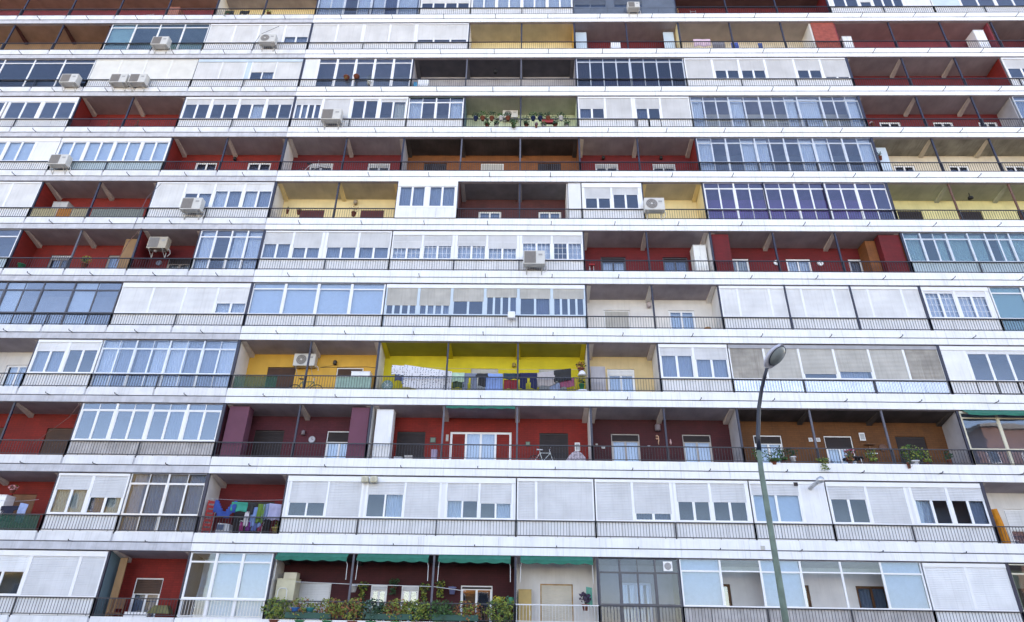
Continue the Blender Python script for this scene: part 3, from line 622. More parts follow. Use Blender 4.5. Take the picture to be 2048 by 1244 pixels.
F_(8, 10, 12.72, 'crimson', rside=W['grey'], doors=[(10.5, 10.87, dict(drop=0, curt='d', top=1.96)), (11.46, 11.83, dict(drop=0, curt='d', top=1.96)), (12.3, 12.65, dict(drop=0, curt='d', top=1.96))], pl=False)
G_(8, 12.72, 14, [(1, 'F', 1, 1, 'g'), (1, 'F', 1, 1, 'g')], fr=ALU, head=.02, low='g', mt=.03)
fill(8, 14, UHI)
# storey 9
fill(9, ULO, -7)
G_(9, -7, -4, [(1, 'F', 1, 1, '-'), (1, 'F', 1, 1, '-'), (1, 'F', 1, 1, '-'), (1, 'F', 1, 1, '-'), (1, 'F', 1, 1, '-')], fr=PVC, head=.02, low='g', mt=.03, ft=.3, gm=GLD, iw='teal')
G_(9, -4, -2, [S100(1, PVCW)] * 4, head=.05, mt=.04, fr=PVCW)
G_(9, -2, 0, [S100(.9), S100(.9), (.2, 'B', BLUEF), (.9, 'S', .60, 2, '-g'), S100(.95)], head=.24, mt=.03, hm=BLUEF)
G_(9, 0, 2, [(.5, 'B')] + [(.65, 'F', 1, 1, '-')] * 5, fr=PVC, head=.02, mt=.06, ft=.34, low='g')
F_(9, 2, 5, 'grey', ceil=mat('dark_blue_grey_ceiling', (.085, .085, .105), .8, .12, 2), bm=mat('dark_blue_grey_beam', (.11, .11, .13), .8, .12, 2), lside=W['grey'], rside=W['grey'], pm=POSTG, doors=[(n + .31, n + .71, dict(drop=0, fr=DARKF, top=1.44)) for n in (2, 3, 4)])
G_(9, 5, 7, [(1, 'F', 1, 4, 'o---'), (1, 'F', 1, 4, '---o')], fr=ALU, head=.03, low='g', mt=.035, ft=.28, iw='purple', gm=GLD)
G_(9, 7, 10, [S100(1.05, SHG), (1, 'S', .58, 2, '--', SHG), (1, 'S', .58, 2, '--', SHG), S100(1.1, SHG), (1, 'S', .58, 2, '--', SHG), (1, 'S', .92, 2, '--', SHG)], head=.12, mt=.06)
F_(9, 10, 12.85, 'crimson', rside=W['red'], doors=[(10.5, 10.87, dict(drop=.5, sh=SHW, top=1.66)), (11.46, 11.83, dict(drop=.5, sh=SHW, top=1.66)), (12.35, 12.72, dict(drop=.5, sh=SHW, top=1.66))], pl=False)
G_(9, 12.85, 14, [(1, 'S', .5, 2, '--', SHG), S100(1)], head=.12, mt=.06)
fill(9, 14, UHI)
# storey 10
fill(10, ULO, -8)
F_(10, -8, -4, 'tan', lside=W['red'], rside=W['mauve'], bm=W['maroonb'], ceil=mat('brownish_ceiling', (.40, .27, .22), .85, .12, 1.5), doors=[])
G_(10, -4, -2, [(1, 'F', 1, 1, 'b'), (1, 'F', 1, 1, '-'), (1, 'F', 1, 1, '-'), (1, 'F', 1, 1, '-')], fr=PVC, head=.02, mt=.03, ft=.3, gm=GLG, iw='white', low='g')
G_(10, -2, 0, [S100(.95), S100(.9), S100(.95), (.95, 'S', .68, 2, 'gg')], head=.12, mt=.05)
G_(10, 0, 3, [S100(1), S100(1), (.06, 'B'), S100(1), S100(1), (.06, 'B'), (2, 'S', .86, 3, '---')], head=.10, mt=.05)
F_(10, 3, 5, 'pale', ceil=CEILC, beams=False, lside=W['white'], rside=W['amber'], doors=[])
F_(10, 5, 7, 'crimson', lside=W['grey'], rside=W['pale'], beams=False, doors=[(5.6, 5.9, dict(kind='sh', top=1.14)), (6.6, 6.9, dict(kind='sh', top=1.14))])
F_(10, 7, 9.55, 'cream', ceil=mat('beige_ceiling', (.44, .38, .35), .85, .1, 1.5), rside=W['white'], lside=W['white'], beams=False, doors=[], pl=False)
F_(10, 10, 12.95, 'rosy', ceil=mat('pinkish_ceiling', (.42, .28, .30), .85, .1, 1.5), rside=W['rosy'], lside=W['rosy'], beams=False, doors=[], pl=False)
F_(10, 12.95, 14, 'crimson', doors=[], pl=False, rside=W['crimson'])
mb = MB(); mb.box(X(9.55) + .05, X(10) - .06, .08, .14, 10 * H + .36, 10 * H + 2.66); mb.build('brick_infill', mat('brick_red_render', (.34, .07, .05), .85, .15, 6, bump=.3), BLD); rail(10, 9.55, 10); wall(10, 9.55, 10, W['inner'], [])
fill(10, 14, UHI)
# storey 11
fill(11, ULO, -8)
F_(11, -8, -2, 'rosy', ceil=mat('brownish_ceiling', (.40, .27, .22)), beams=False, lside=W['red'], rside=W['white'], doors=[])
F_(11, -2, 0, 'pale', lside=W['white'], rside=W['cream'], beams=False, doors=[])
G_(11, 0, 2, [(1, 'F', 0, 2, 'ww'), (1, 'F', 0, 2, '-w'), (1, 'F', 0, 2, 'wd'), (.8, 'F', 0, 1, 'w')], fr=ALU, head=.1, low='g', mt=.035)
G_(11, 2, 3, [(1, 'S', .72, 4, '----')], head=.1, mt=.05)
G_(11, 3, 5, [(1, 'F', 0, 2, 'ww'), (1, 'F', 0, 2, 'ww'), (1, 'F', 0, 2, 'ww'), (1, 'F', 0, 2, 'ww')], fr=PVC, head=.1, low='p', mt=.05)
GB = mat('blue_grey_board', (.10, .125, .17), .6, .1, 1.5)
G_(11, 5, 7, [(1, 'S', .82, 2, '--', GB), (.2, 'B', GB), (.9, 'S', .82, 2, '--', GB), (.95, 'B', GB)], fr=GB, head=.2, lowm=GB, rl=False, mt=.04)
F_(11, 7, 10, 'crimson', ceil=mat('dark_brown_ceiling', (.16, .10, .10), .85, .12, 1.5), beams=False, doors=[])
G_(11, 10, 12, [(.15, 'B'), (1, 'S', .3, 2, '--'), (.5, 'S', .75, 1, '-'), (1.2, 'S', .4, 3, '---'), (1, 'B')], head=.1, mt=.05)
G_(11, 12, 14, [(.8, 'B', BLUEF), (1, 'F', 1, 2, '--'), (1, 'F', 1, 2, '--')], head=.1, mt=.05)
fill(11, 14, UHI)
for r in (-1, 12, 13): fill(r, ULO, UHI)

# partitions between flats, painted on the side one can see
keys = sorted({(r, uu) for (r, uu, s) in SIDES})
vis = 0
for (r, uu) in keys:
    m = SIDES.get((r, uu, 'R' if uu < 4.1 else 'L')) or SIDES.get((r, uu, 'L' if uu < 4.1 else 'R'))
    other = SIDES.get((r, uu, 'L' if uu < 4.1 else 'R')) or m
    z = r * H; x = X(uu)
    if r in (-1, 12, 13) or uu <= -8 or uu >= 14:
        continue
    sgn = 1 if uu < 4.1 else -1
    mb = MB(); a, b = (x, x + .05 * sgn) if sgn > 0 else (x + .05 * sgn, x)
    mb.hexa([(a, .15, z - .1), (b, .15, z - .1), (b, DEP, z - .1), (a, DEP, z - .1), (a, .15, z + 2.67), (b, .15, z + 2.67), (b, DEP, z + 2.49), (a, DEP, z + 2.49)])
    P = mb.build('partition_wall', m, BLD)
    mb = MB(); a, b = (x - .05, x) if sgn > 0 else (x, x + .05)
    mb.hexa([(a, .15, z - .1), (b, .15, z - .1), (b, DEP, z - .1), (a, DEP, z - .1), (a, .15, z + 2.67), (b, .15, z + 2.67), (b, DEP, z + 2.49), (a, DEP, z + 2.49)])
    mb.build('far_face', other, P)
exec_after = True

# ================================================================== THINGS ON THE BALCONIES
def P3(u, r, dz, y):
    # positions were measured against a first, slightly squat model of the facade: bring them to its true depth and height
    y2 = y * 1.136 if y > 0 else y
    z0 = (r * 2.868 + dz + 4.282 * y / 21.0) / (1 + y / 21.0) * 2.989 / 2.868
    x0 = 12.588 + (X(u) - 12.588) / (1 + y / 21.0)
    z2 = z0 * (1 + y2 / 25.82); x2 = 12.726 + (x0 - 12.726) * (1 + y2 / 25.82)
    if abs(y - (1.1 - .005)) < .06: y2 = DEP - .006
    if dz == -.1: z2 = r * H - .084
    return (x2, y2, z2)
def ac(u, r, dz, y, label, fan=False, w_=.95, h_=.66, d_=.36, m=ACW, brk=True):
    T = thing('air_conditioner', label, 'air conditioner', P3(u, r, dz - h_ / 2, y), 0, 'outdoor air conditioner units on the facade')
    b = MB(); k = w_ / 2; b.box(-k, k, -d_, 0, 0, h_); o = b.build('casing', m, T)
    bv = o.modifiers.new('bevel', 'BEVEL'); bv.width = .018; bv.segments = 2
    if fan:
        c = (-k + w_ * .36, -d_ - .004, h_ * .5); g = MB(); g.lathe([(h_ * .40, 0), (h_ * .40, .01)], 24, c, 'y'); g.build('fan_opening', ACG, T)
        q = MB()
        for rr_ in (.38, .28, .18, .09): 
            n = 22; pts = [(c[0] + h_ * rr_ * math.cos(6.2832 * i / n), -d_ - .014, c[2] + h_ * rr_ * math.sin(6.2832 * i / n)) for i in range(n + 1)]; q.tube(pts, .005, 4, False)
        q.lathe([(h_ * .07, 0), (h_ * .07, .012)], 12, (c[0], -d_ - .018, c[2]), 'y'); q.build('fan_guard', ACW, T)
    else:
        g = MB(); g.box(-k + .05, -k + w_ * .58, -d_ - .008, -d_ + .002, .05, h_ - .05); g.build('grille', ACG, T)
        q = MB(); z = .08
        while z < h_ - .06: q.box(-k + .05, -k + w_ * .58, -d_ - .014, -d_ - .009, z, z + .008); z += .032
        q.build('grille_bars', mat('ac_bars', (.32, .30, .28)), T)
    q = MB(); q.box(k - w_ * .3, k - w_ * .12, -d_ - .004, -d_ + .002, h_ * .62, h_ * .75); q.build('service_plate', mat('ac_plate', (.35, .34, .33)), T)
    q = MB(); q.tube([(k - .02, -.1, .12), (k + .08, -.06, .05), (k + .09, .02, -.1), (k - .05, .08, -.22)], .016, 6); q.build('hose', POTW, T)
    if brk:
        for s in (-1, 1):
            q = MB(); xx = s * k * .7
            q.box(xx - .018, xx + .018, -d_ - .03, .06, -.035, -.001); q.tube([(xx, -d_, -.03), (xx, .03, -.32)], .014, 6); q.box(xx - .018, xx + .018, .03, .06, -.36, -.035)
            q.build('bracket', ACK, T)
    return T
ac(-2.77, 10, .66, -.08, 'AC unit with brown grille before the greenish glazed gallery near the top left')
ac(-.70, 10, .84, -.08, 'AC unit with round fan before white shutters, next balcony band below the top left plants', True)
ac(-4.22, 9, .62, -.08, 'AC unit in front of the blue glazed gallery near the upper left edge')
ac(-3.28, 9, .62, -.08, 'left unit of the pair of AC units before the closed cream shutters at upper left')
ac(-2.92, 9, .62, -.08, 'right unit of the pair of AC units before the closed cream shutters at upper left')
ac(.73, 8, .88, -.10, 'large AC unit before a closed shutter, left of the balcony full of pots', w_=1.08, h_=.74)
ac(-3.75, 7, .75, -.08, 'AC unit on the railing beside pale curtained windows at the left edge')
ac(-1.19, 6, .92, -.10, 'AC unit before the half open shutter, left of the pale yellow balcony', w_=1.02, h_=.70)
ac(6.14, 6, 1.0, -.06, 'AC unit with big round fan on the pale yellow balcony beside the lilac gallery', True, w_=.98, h_=.72)
ac(4.23, 5, .86, -.10, 'AC unit before the lattice windows, just left of a crimson balcony', w_=1.02, h_=.74)
ac(-1.70, 5, 1.88, .45, 'beige AC unit hung high inside the small crimson balcony, with flower pots beside it', m=mat('beige_casing', (.42, .36, .28)))
ac(.84, 3, 1.86, 1.09, 'AC unit with round fan mounted on the amber wall above a bicycle', True, w_=1.0, h_=.60)
ac(3.81, 8, 2.02, 1.09, 'AC unit with round fan on the green stained wall behind the pots', True, w_=.86, h_=.52)
ac(6.15, 11, .66, -.06, 'small AC unit with slatted front hanging on the blue grey boarded gallery at the top', w_=.72, h_=.5)

# rooftop-style white box and other single meshes
def single(name, mb, m, label, cat, group=None, loc=None, smooth=False, bevel=0):
    o = mb.build(name, m, None, smooth, loc)
    if bevel: bv = o.modifiers.new('bevel', 'BEVEL'); bv.width = bevel; bv.segments = 2
    return tag(o, label, cat, group)
def cabinet(u, r, y, w_, d_, z0, h_, m, label, name='storage_cabinet', cat='cabinet', top=None, doors=2):
    T = thing(name, label, cat, P3(u, r, z0, y)); k = w_ / 2
    b = MB(); b.box(-k, k, -d_ + .02, 0, 0, h_); o = b.build('carcass', m, T)
    for i in range(doors):
        a = -k + w_ * i / doors; q = MB(); q.box(a + .008, a + w_ / doors - .008, -d_, -d_ + .018, .02, h_ - .02); dd = q.build('door', m, T)
        q = MB(); q.box(a + w_ / doors - .06, a + w_ / doors - .045, -d_ - .02, -d_, h_ * .45, h_ * .55); q.build('handle', CHROME, dd)
    q = MB(); q.box(-k - .01, k + .01, -d_ - .01, .01, h_, h_ + .02); q.build('top', m, T)
    return T
cabinet(5.80, 10, .75, .55, .45, -.1, 1.50, PVC, 'small white cabinet standing in the crimson balcony near the top centre')
cabinet(2.20, 9, .7, .62, .4, -.1, 1.45, PANEL, 'white slatted cabinet at the left end of the dark grey balcony')
cabinet(6.86, 5, .95, .62, .6, .55, 1.45, PVCW, 'tall white boiler cabinet at the right end of the crimson balcony', 'boiler_cabinet')
cabinet(-3.72, 6, .95, .8, .5, -.1, 1.85, mat('dull_white_board', (.42, .40, .38), .6, .1, 2), 'white cupboard in the red balcony at the left, behind coloured cloth')
cabinet(10.24, 10, .8, .55, .5, -.1, 1.95, PANEL, 'pale cabinet beside the thick post of the pinkish top right balcony')
cabinet(12.80, 10, .9, .60, .7, -.1, 2.35, PVC, 'tall white cupboard at the right end of the pinkish balcony')
cabinet(1.72, 3, 1.0, .85, .45, -.1, 1.55, PVC, 'white cupboard on the amber balcony next to the bright yellow one')
cabinet(-2.02 + 4.2, 2, .62, .72, .5, -.1, 2.6, PANEL, 'tall white boxed cupboard reaching the ceiling at the left of the red balcony', doors=1)
cabinet(1.17, 0, .8, .72, .6, -.1, 1.85, mat('cream_enamel', (.56, .52, .36)), 'old cream cupboard with a box on top under the leftmost green awning', doors=1)
cabinet(-2.78, 1, .7, .55, .5, -.1, 1.85, PVC, 'white cabinet topped with flowers beside hanging dark clothes at lower left')
cabinet(-.78, 11, .8, .01 + .5, .3, -.1, .9, PVC, 'low white cabinet among the plants on the cream top balcony')
cabinet(-3.05, 11, .95, .8, .5, -.1, 2.0, mat('terracotta_board', (.36, .13, .08)), 'reddish brown cupboard on the mauve top left balcony')
cabinet(4.12, 0, .95, .50, .3, -.1, 1.62, mat('ochre_board', (.50, .34, .12)), 'flat ochre cupboard left of the cream shutter on the white balcony', doors=1)
mb = MB(); mb.box(-.25, .25, -.4, 0, 0, .22); single('carton', mb, mat('cream_carton', (.62, .56, .42)), 'cream carton on top of the old cream cupboard', 'box', loc=(P3(1.19, 0, 0, .78)[0], .86, 1.79), bevel=.01)
mb = MB(); mb.box(-.45, .45, -.3, 0, 0, .42); single('storage_chest', mb, PVC, 'low white chest on the floor of the small red balcony at the bottom left', 'chest', loc=P3(-.55, 0, .0, .6), bevel=.01)
mb = MB(); mb.hexa([(-.42, -.3, 0), (.42, -.3, 0), (.42, .1, 0), (-.42, .1, 0), (-.25, -.2, .28), (.25, -.2, .28), (.25, .05, .28), (-.25, .05, .28)]); single('covered_bundle', mb, mat('olive_tarpaulin', (.16, .15, .06), .8, .2, 4), 'olive tarpaulin bundle lying beside the white chest at the bottom left', 'bundle', loc=P3(-.25, 0, .40, .40))
# infill white partition board in storey 5/7 pilasters
for (r, a, b, m, d_) in [(5, 7.03, 7.30, W['crimson'], .55), (5, 9.66, 9.97, W['crimson'], .40), (2, .06, .32, W['pillar'], .5), (2, 1.72, 1.97, W['pillar'], .5)]:
    mb = MB(); mb.box(X(a), X(b), .16, .16 + d_, r * H - .1, r * H + 2.60); mb.build('pilaster', m, BLD)
mb = MB(); mb.box(X(9.50), X(9.652), .5, 1.23, 5 * H - .1, 5 * H + 2.48); mb.build('pilaster', W['ochre'], BLD)
for (r, a, b, m) in [(5, -2.32, -2.04, W['tan']), (0, -.93, -.84, W['tan']), (3, 5.04, 5.25, W['grey']), (10, 5.04, 5.25, BLUEF), (10, 6.74, 6.94, BLUEF), (7, 10.08, 10.3, BLUEF)]:
    mb = MB(); mb.box(X(a), X(b), .55, .60, r * H - .1, r * H + 2.46 if r != 3 else r * H + 1.75); mb.build('screen_panel', m, BLD)
# cloth and netting tied behind railings
def screen(u0, u1, r, m, label, name='balcony_screen', z0=.40, z1=.97):
    x0 = X(u0); wd = X(u1) - x0; mb = MB(); n = 24
    P = lambda i, z: (wd * i / n, .012 * math.sin(i * 1.3), z)
    for i in range(n): mb.quad(P(i, 0), P(i + 1, 0), P(i + 1, z1 - z0), P(i, z1 - z0))
    o = mb.build(name, m, None, False, (x0, .058, r * H + z0)); so_ = o.modifiers.new('thick', 'SOLIDIFY'); so_.thickness = .004
    return tag(o, label, 'screen')
screen(-3.55 - .42, -3.55, 6, cm('cream', (.40, .34, .20)), 'dull cream cloth tied to the railing at the left end of the red balcony')
screen(-3.54, -3.30, 6, cm('orange', (.42, .16, .03)), 'orange cloth tied to the railing between cream cloths')
screen(-3.29, -3.02, 6, cm('creamstripe', (.36, .31, .20)), 'second cream cloth on the railing, right of the orange cloth')
screen(-2.95, -2.06, 6, cm('greygreen', (.20, .22, .20)), 'grey green screen along the right half of the red balcony railing')
screen(.05, .62, 3, GREENN, 'green netting on the left part of the amber balcony railing')
screen(1.45, 1.95, 3, cm('paleteal', (.28, .42, .36)), 'pale green netting at the right end of the amber balcony railing')
screen(-4.0, -2.06, 1, GREENN, 'dark green netting behind the railing of the lower left red balcony')

# ------------------------------------------------ plants
def plant(u, r, dz, y, label, w_=.3, h_=.4, n=60, leaf=LEAF, pot=TERRA, ps=.13, trail=0, leaf2=None, ls=.05, cat='potted plant', name='potted_plant', group=None, ph=.22):
    T = thing(name, label, cat, P3(u, r, dz, y), 0, group)
    if pot:
        b = MB(); b.lathe([(ps * .68, 0), (ps, ph * .85), (ps * 1.1, ph * .85), (ps * 1.1, ph), (ps * .9, ph), (ps * .85, ph * .9)], 14); b.build('pot', pot, T, True)
    st = MB()
    for i in range(5):
        a = random.uniform(0, 6.28); st.tube([(0, 0, ph * .8), (w_ * .2 * math.cos(a), w_ * .2 * math.sin(a), ph + h_ * .4), (w_ * .4 * math.cos(a), w_ * .25 * math.sin(a), ph + h_ * .75)], .006, 4)
    st.build('stem', LEAFD, T)
    for k, lm in enumerate([leaf] + ([leaf2] if leaf2 else [])):
        f = MB()
        for i in range(n if not k else n // 2):
            while True:
                p = Vector((random.uniform(-1, 1), random.uniform(-1, 1), random.uniform(-1, 1)))
                if .1 < p.length < 1 and (random.random() < .55 + .45 * math.sin(p.x * 5 + k * 2) * math.cos(p.z * 4)): break
            c = Vector((p.x * w_, p.y * w_ * .6, ph + h_ * .5 + p.z * h_ * .55))
            if trail and random.random() < .5: c.z = ph - random.random() * trail; c.y -= .12; c.x *= .6
            a = random.uniform(0, 6.28); tl = random.uniform(-.9, .9); s = ls * random.uniform(.6, 1.3)
            ax = Vector((math.cos(a), math.sin(a) * .6, tl)).normalized(); bx = ax.cross(Vector((random.uniform(-1, 1), -1, random.uniform(-.3, 1)))).normalized()
            f.quad(c - ax * s, c - bx * s * .5, c + ax * s, c + bx * s * .5)
        f.build('foliage', lm, T)
    return T
GP = 'pots on the green stained balcony'
for i, (u, pm_, lm, s) in enumerate([(3.22, POTB, LEAFD, .9), (3.34, TERRA, LEAF, 1.2), (3.50, TERRA, LEAFD, 1.2), (3.66, POTW, LEAF, .8), (3.78, TERRA, LEAFD, .9), (4.22, POTB, LEAF, 1.0), (4.34, POTB, LEAFD, .9), (4.48, TERRA, LEAFD, 1.), (4.70, POTW, LEAFD, 1.1)]):
    kinds = {0: 'leftmost blue pot with dark leaves on the rail of the green stained balcony', 1: 'terracotta pot with a round green bush, second from left on the green stained balcony', 2: 'terracotta pot with the tallest dark plant left of the AC unit, green stained balcony', 3: 'small white pot with sparse leaves on the green stained balcony', 4: 'terracotta pot with dark leaves just below the AC unit', 5: 'blue pot with light leaves right of the middle post, green stained balcony', 6: 'blue pot with dense dark leaves right of the middle post', 7: 'terracotta pot left of the red planter box', 8: 'white pot with dark fan leaves near the right end of the green stained balcony'}
    plant(u, 8, .82, -.02, kinds[i], .24 * s, .34 * s, 80, lm, pm_, .12, ls=.055, group=GP)
plant(3.88, 8, .30, -.10, 'bushy plant hanging over the white edge below the green stained balcony', .22, .30, 130, LEAF, TERRA, .1, .35, LEAFD, .055)
plant(4.27, 8, .28, -.10, 'small mauve leaved plant hanging over the white edge right of the bushy one', .12, .18, 40, mat('leaf_mauve', (.12, .07, .12)), TERRA, .08, .2, None, .04)
T = thing('planter_box', 'red planter box hanging on the railing of the green stained balcony', 'planter', P3(4.47, 8, .66, .05)); b = MB(); b.box(-.3, .3, -.10, .06, 0, .18); b.build('box', mat('red_plastic', (.30, .02, .02)), T); b = MB(); b.box(-.31, .31, -.11, -.1, .15, .19); b.build('rim', mat('red_plastic', (.3, .02, .02)), T)
plant(.82, 9, .90, -.03, 'left of the two terracotta pots on the rail before the thick framed white windows', .13, .12, 26, LEAFY, TERRA, .16, .35, None, .04, ph=.2)
plant(.99, 9, .96, -.03, 'right of the two terracotta pots on the rail before the thick framed white windows', .13, .10, 18, LEAF, TERRA, .16, 0, None, .04, ph=.2)
plant(1.24, 9, .55, .02, 'sparse grey green plant right of the two terracotta rail pots', .26, .55, 50, mat('leaf_grey', (.16, .20, .14)), POTW, .12, .3, None, .04)
plant(-2.80, 5, .55, .25, 'yellow green bushy plant in the middle of the red balcony at left', .30, .40, 110, LEAFY, TERRA, .14, 0, LEAF, .05)
plant(-3.83, 5, .50, .25, 'round green pot at the left end of the red balcony', .05, .05, 8, LEAFD, POTG, .16, ls=.03)
plant(-2.02 + .28, 5, 1.5, .35, 'dark little plant in a white pot beside the beige AC unit', .16, .2, 40, LEAFD, POTW, .1, ls=.04)
plant(.42, 6, .75, .25, 'small bright green plant on the pale yellow balcony, left door', .14, .2, 40, LEAF, TERRA, .1, ls=.04)
plant(1.30, 6, .66, .25, 'twiggy reddish plant before the right door of the pale yellow balcony', .30, .42, 60, mat('leaf_red', (.18, .05, .04)), TERRA, .12, 0, LEAFY, .035)
plant(.24, 6, .80, .25, 'thin dark plant left of the bright green one on the pale yellow balcony', .08, .2, 14, LEAFD, TERRA, .07, ls=.04)
plant(-3.35, 8, .55, .3, 'thin orange twigs in a pot in the upper left red balcony, left one', .16, .5, 24, LEAFR, TERRA, .1, ls=.035)
plant(-2.82, 8, .55, .3, 'thin orange twigs behind the middle post of the upper left red balcony', .16, .5, 24, LEAFR, TERRA, .1, ls=.035)
plant(-1.72, 11, .30, .1, 'plants trailing from the top balcony beside the dark clothes', .25, .3, 60, LEAF, TERRA, .12, .35, None, .05)
plant(-.9, 11, .45, .1, 'spiky plant beside the post on the cream top balcony', .35, .25, 60, LEAFY, TERRA, .12, .1, None, .05)
plant(7.38, 2, .28, .02, 'green plant on the edge at the left end of the orange brown balcony', .45, .40, 110, LEAF, TERRA, .13, .1, LEAFD, .05)
plant(7.66, 2, .40, .1, 'dark bush beside the left door of the orange brown balcony', .28, .35, 80, LEAFD, POTW, .12, 0, None, .05)
plant(8.02, 2, .22, -.08, 'moss green plant drooping over the edge left of the table', .30, .14, 90, LEAFY, None, .1, .38, LEAF, .045)
plant(8.50, 2, .62, .3, 'pink flowers on the round table of the orange brown balcony', .26, .24, 40, PINK, TERRA, .1, 0, LEAF, .055, ph=.16)
plant(9.27, 2, .28, .15, 'leafy green plant in a big white pot before the right door', .42, .65, 150, LEAF, POTW, .2, 0, LEAFY, .06)
plant(9.14, 2, .20, -.08, 'small plant hanging over the edge below the big white pot', .12, .08, 26, LEAFD, TERRA, .07, .2, None, .04)
plant(9.72, 2, .35, .15, 'dark palm like plant at the right end of the orange brown balcony', .2, .35, 40, LEAFD, TERRA, .1, 0, None, .07)
plant(4.90, 3, 1.25, .3, 'red brown spiky plant in an orange pot high above the white lamp shade', .22, .3, 60, LEAFR, TERRA, .15, 0, LEAFD, .05)
plant(4.90, 3, .52, .3, 'green plant below the white lamp shade, yellow balcony', .16, .3, 50, LEAFD, POTG, .12, 0, None, .05)
plant(-2.70, 1, 1.75, .5, 'pink flowers on the white cabinet at lower left', .22, .2, 50, mat('petal_pale', (.60, .25, .28)), TERRA, .1, 0, LEAF, .05, ph=.1)
plant(.95, 1, .36, .25, 'straw coloured tuft in a wide basket at the right of the laundry balcony', .12, .45, 24, LEAFY, mat('straw', (.42, .32, .10)), .2, 0, None, .04)
plant(4.84, 0, .75, .2, 'dark purple leaved plant at the right end of the white balcony', .22, .4, 44, mat('leaf_purple', (.04, .02, .05)), TERRA, .12, 0, None, .09)
plant(10.12, 7, 1.35, .3, 'dark hanging plant below the pale box at the left of the cream balcony', .14, .35, 50, LEAFD, TERRA, .09, 0, None, .05)
plant(10.12, 8, .52, .1, 'small white flowered pot at the left end of the upper right crimson balcony', .12, .12, 26, PANEL, TERRA, .09, 0, None, .04)
for i, (u, sz, lm, lb) in enumerate([(3.42, 1.0, LEAF, 'loose green tuft on the railing, left of the AC unit on the green stained balcony'), (3.58, .9, LEAFD, 'dark straggling tuft on the railing beside the AC unit, green stained balcony'), (4.10, 1.0, LEAFD, 'dark tuft just right of the middle post, green stained balcony'), (4.40, 1.1, LEAF, 'tall thin leafy tuft above the red planter, green stained balcony'), (4.60, 1.0, LEAFD, 'dark bushy tuft right of the red planter, green stained balcony'), (4.80, .9, LEAF, 'pale green tuft at the right end of the green stained balcony')]):
    plant(u, 8, .48, .10, lb, .26 * sz, .62 * sz, 110, lm, POTW if i % 2 else TERRA, .12, .15, LEAFD, .05)
for u, sz, lm, lb in [(7.20, .7, LEAF, 'wispy green plant at the far left of the orange brown balcony'), (7.52, .8, LEAFD, 'dark low shrub before the left door of the orange brown balcony'), (8.42, .5, LEAFR, 'reddish plant left of the round table, orange brown balcony'), (8.72, .7, LEAFY, 'yellow leaved plant right of the pink flowers, orange brown balcony'), (9.42, .8, LEAFY, 'yellow green spray right of the big white pot, orange brown balcony')]:
    plant(u, 2, .34, .12, lb, .34 * sz, .62 * sz, 110, lm, TERRA, .12, .1, LEAF, .05)
# bottom row of climbers in planters under the awnings
VP = 'climbing plants along the railing under the green awnings'
vl = ['leftmost climbing plant in a terracotta trough under the green awnings', 'yellowing climber above the green planter, below the white door shutter', 'dense autumn climber left of the first dark post', 'climber with reddish leaves right of the first dark post', 'blue green shrub before the left narrow window', 'autumn climber between the two narrow windows', 'climber left of the second dark post under the awnings', 'green shrub right of the second dark post', 'thin climber in front of the reflecting glass door', 'large rounded yellow green bush at the right end under the awnings']
for i, u in enumerate([1.14, 1.45, 1.78, 2.08, 2.30, 2.60, 2.86, 3.12, 3.45, 3.84]):
    L1, L2 = [(LEAFY, LEAF), (LEAFY, LEAFR), (LEAFY, LEAFR), (LEAFY, LEAFR), (LEAFD, mat('leaf_bluegreen', (.08, .16, .13))), (LEAFY, LEAFR), (LEAFY, LEAF), (LEAF, LEAFD), (LEAFR, LEAFY), (LEAFY, LEAF)][i]
    plant(u, 0, .16, .06, vl[i], .60, .74 if i != 9 else .85, 430 if i not in (1, 8) else 260, L1, TERRA if i % 3 == 0 else POTG, .2, 0, L2, .05, 'climbing plant', 'climbing_plant', VP, .18)
for i, (u, dz, lab) in enumerate([(2.50, 1.05, 'spider plant hanging on the maroon wall left of the first narrow window'), (2.48 + .42, 1.05, 'spider plant hanging right of the second narrow window'), (2.47 - .0, 1.20, 'dark spider plant between the two narrow windows'), (3.06, 1.15, 'big spider plant hanging beside the second dark post')]):
    u = (2.08, 2.86, 2.47, 3.06)[i]
    plant(u, 0, dz, .95, lab, .22, .32, 70, LEAFY if i != 2 else LEAFD, TERRA, .1, .3, LEAFD, .06, 'hanging plant', 'hanging_plant', 'spider plants hanging on the maroon wall', .14)
plant(1.99, 0, 1.18, .60, 'white hanging pot by the first dark post under the awnings', .05, .05, 6, LEAFD, POTW, .14, 0, None, .03, 'flower pot', 'hanging_pot', None, .26)
plant(3.21, 0, 1.12, .90, 'blue and white hanging pot left of the reflecting glass door', .05, .05, 6, LEAFD, mat('blue_glaze', (.22, .25, .50)), .14, 0, None, .03, 'flower pot', 'hanging_pot', None, .26)

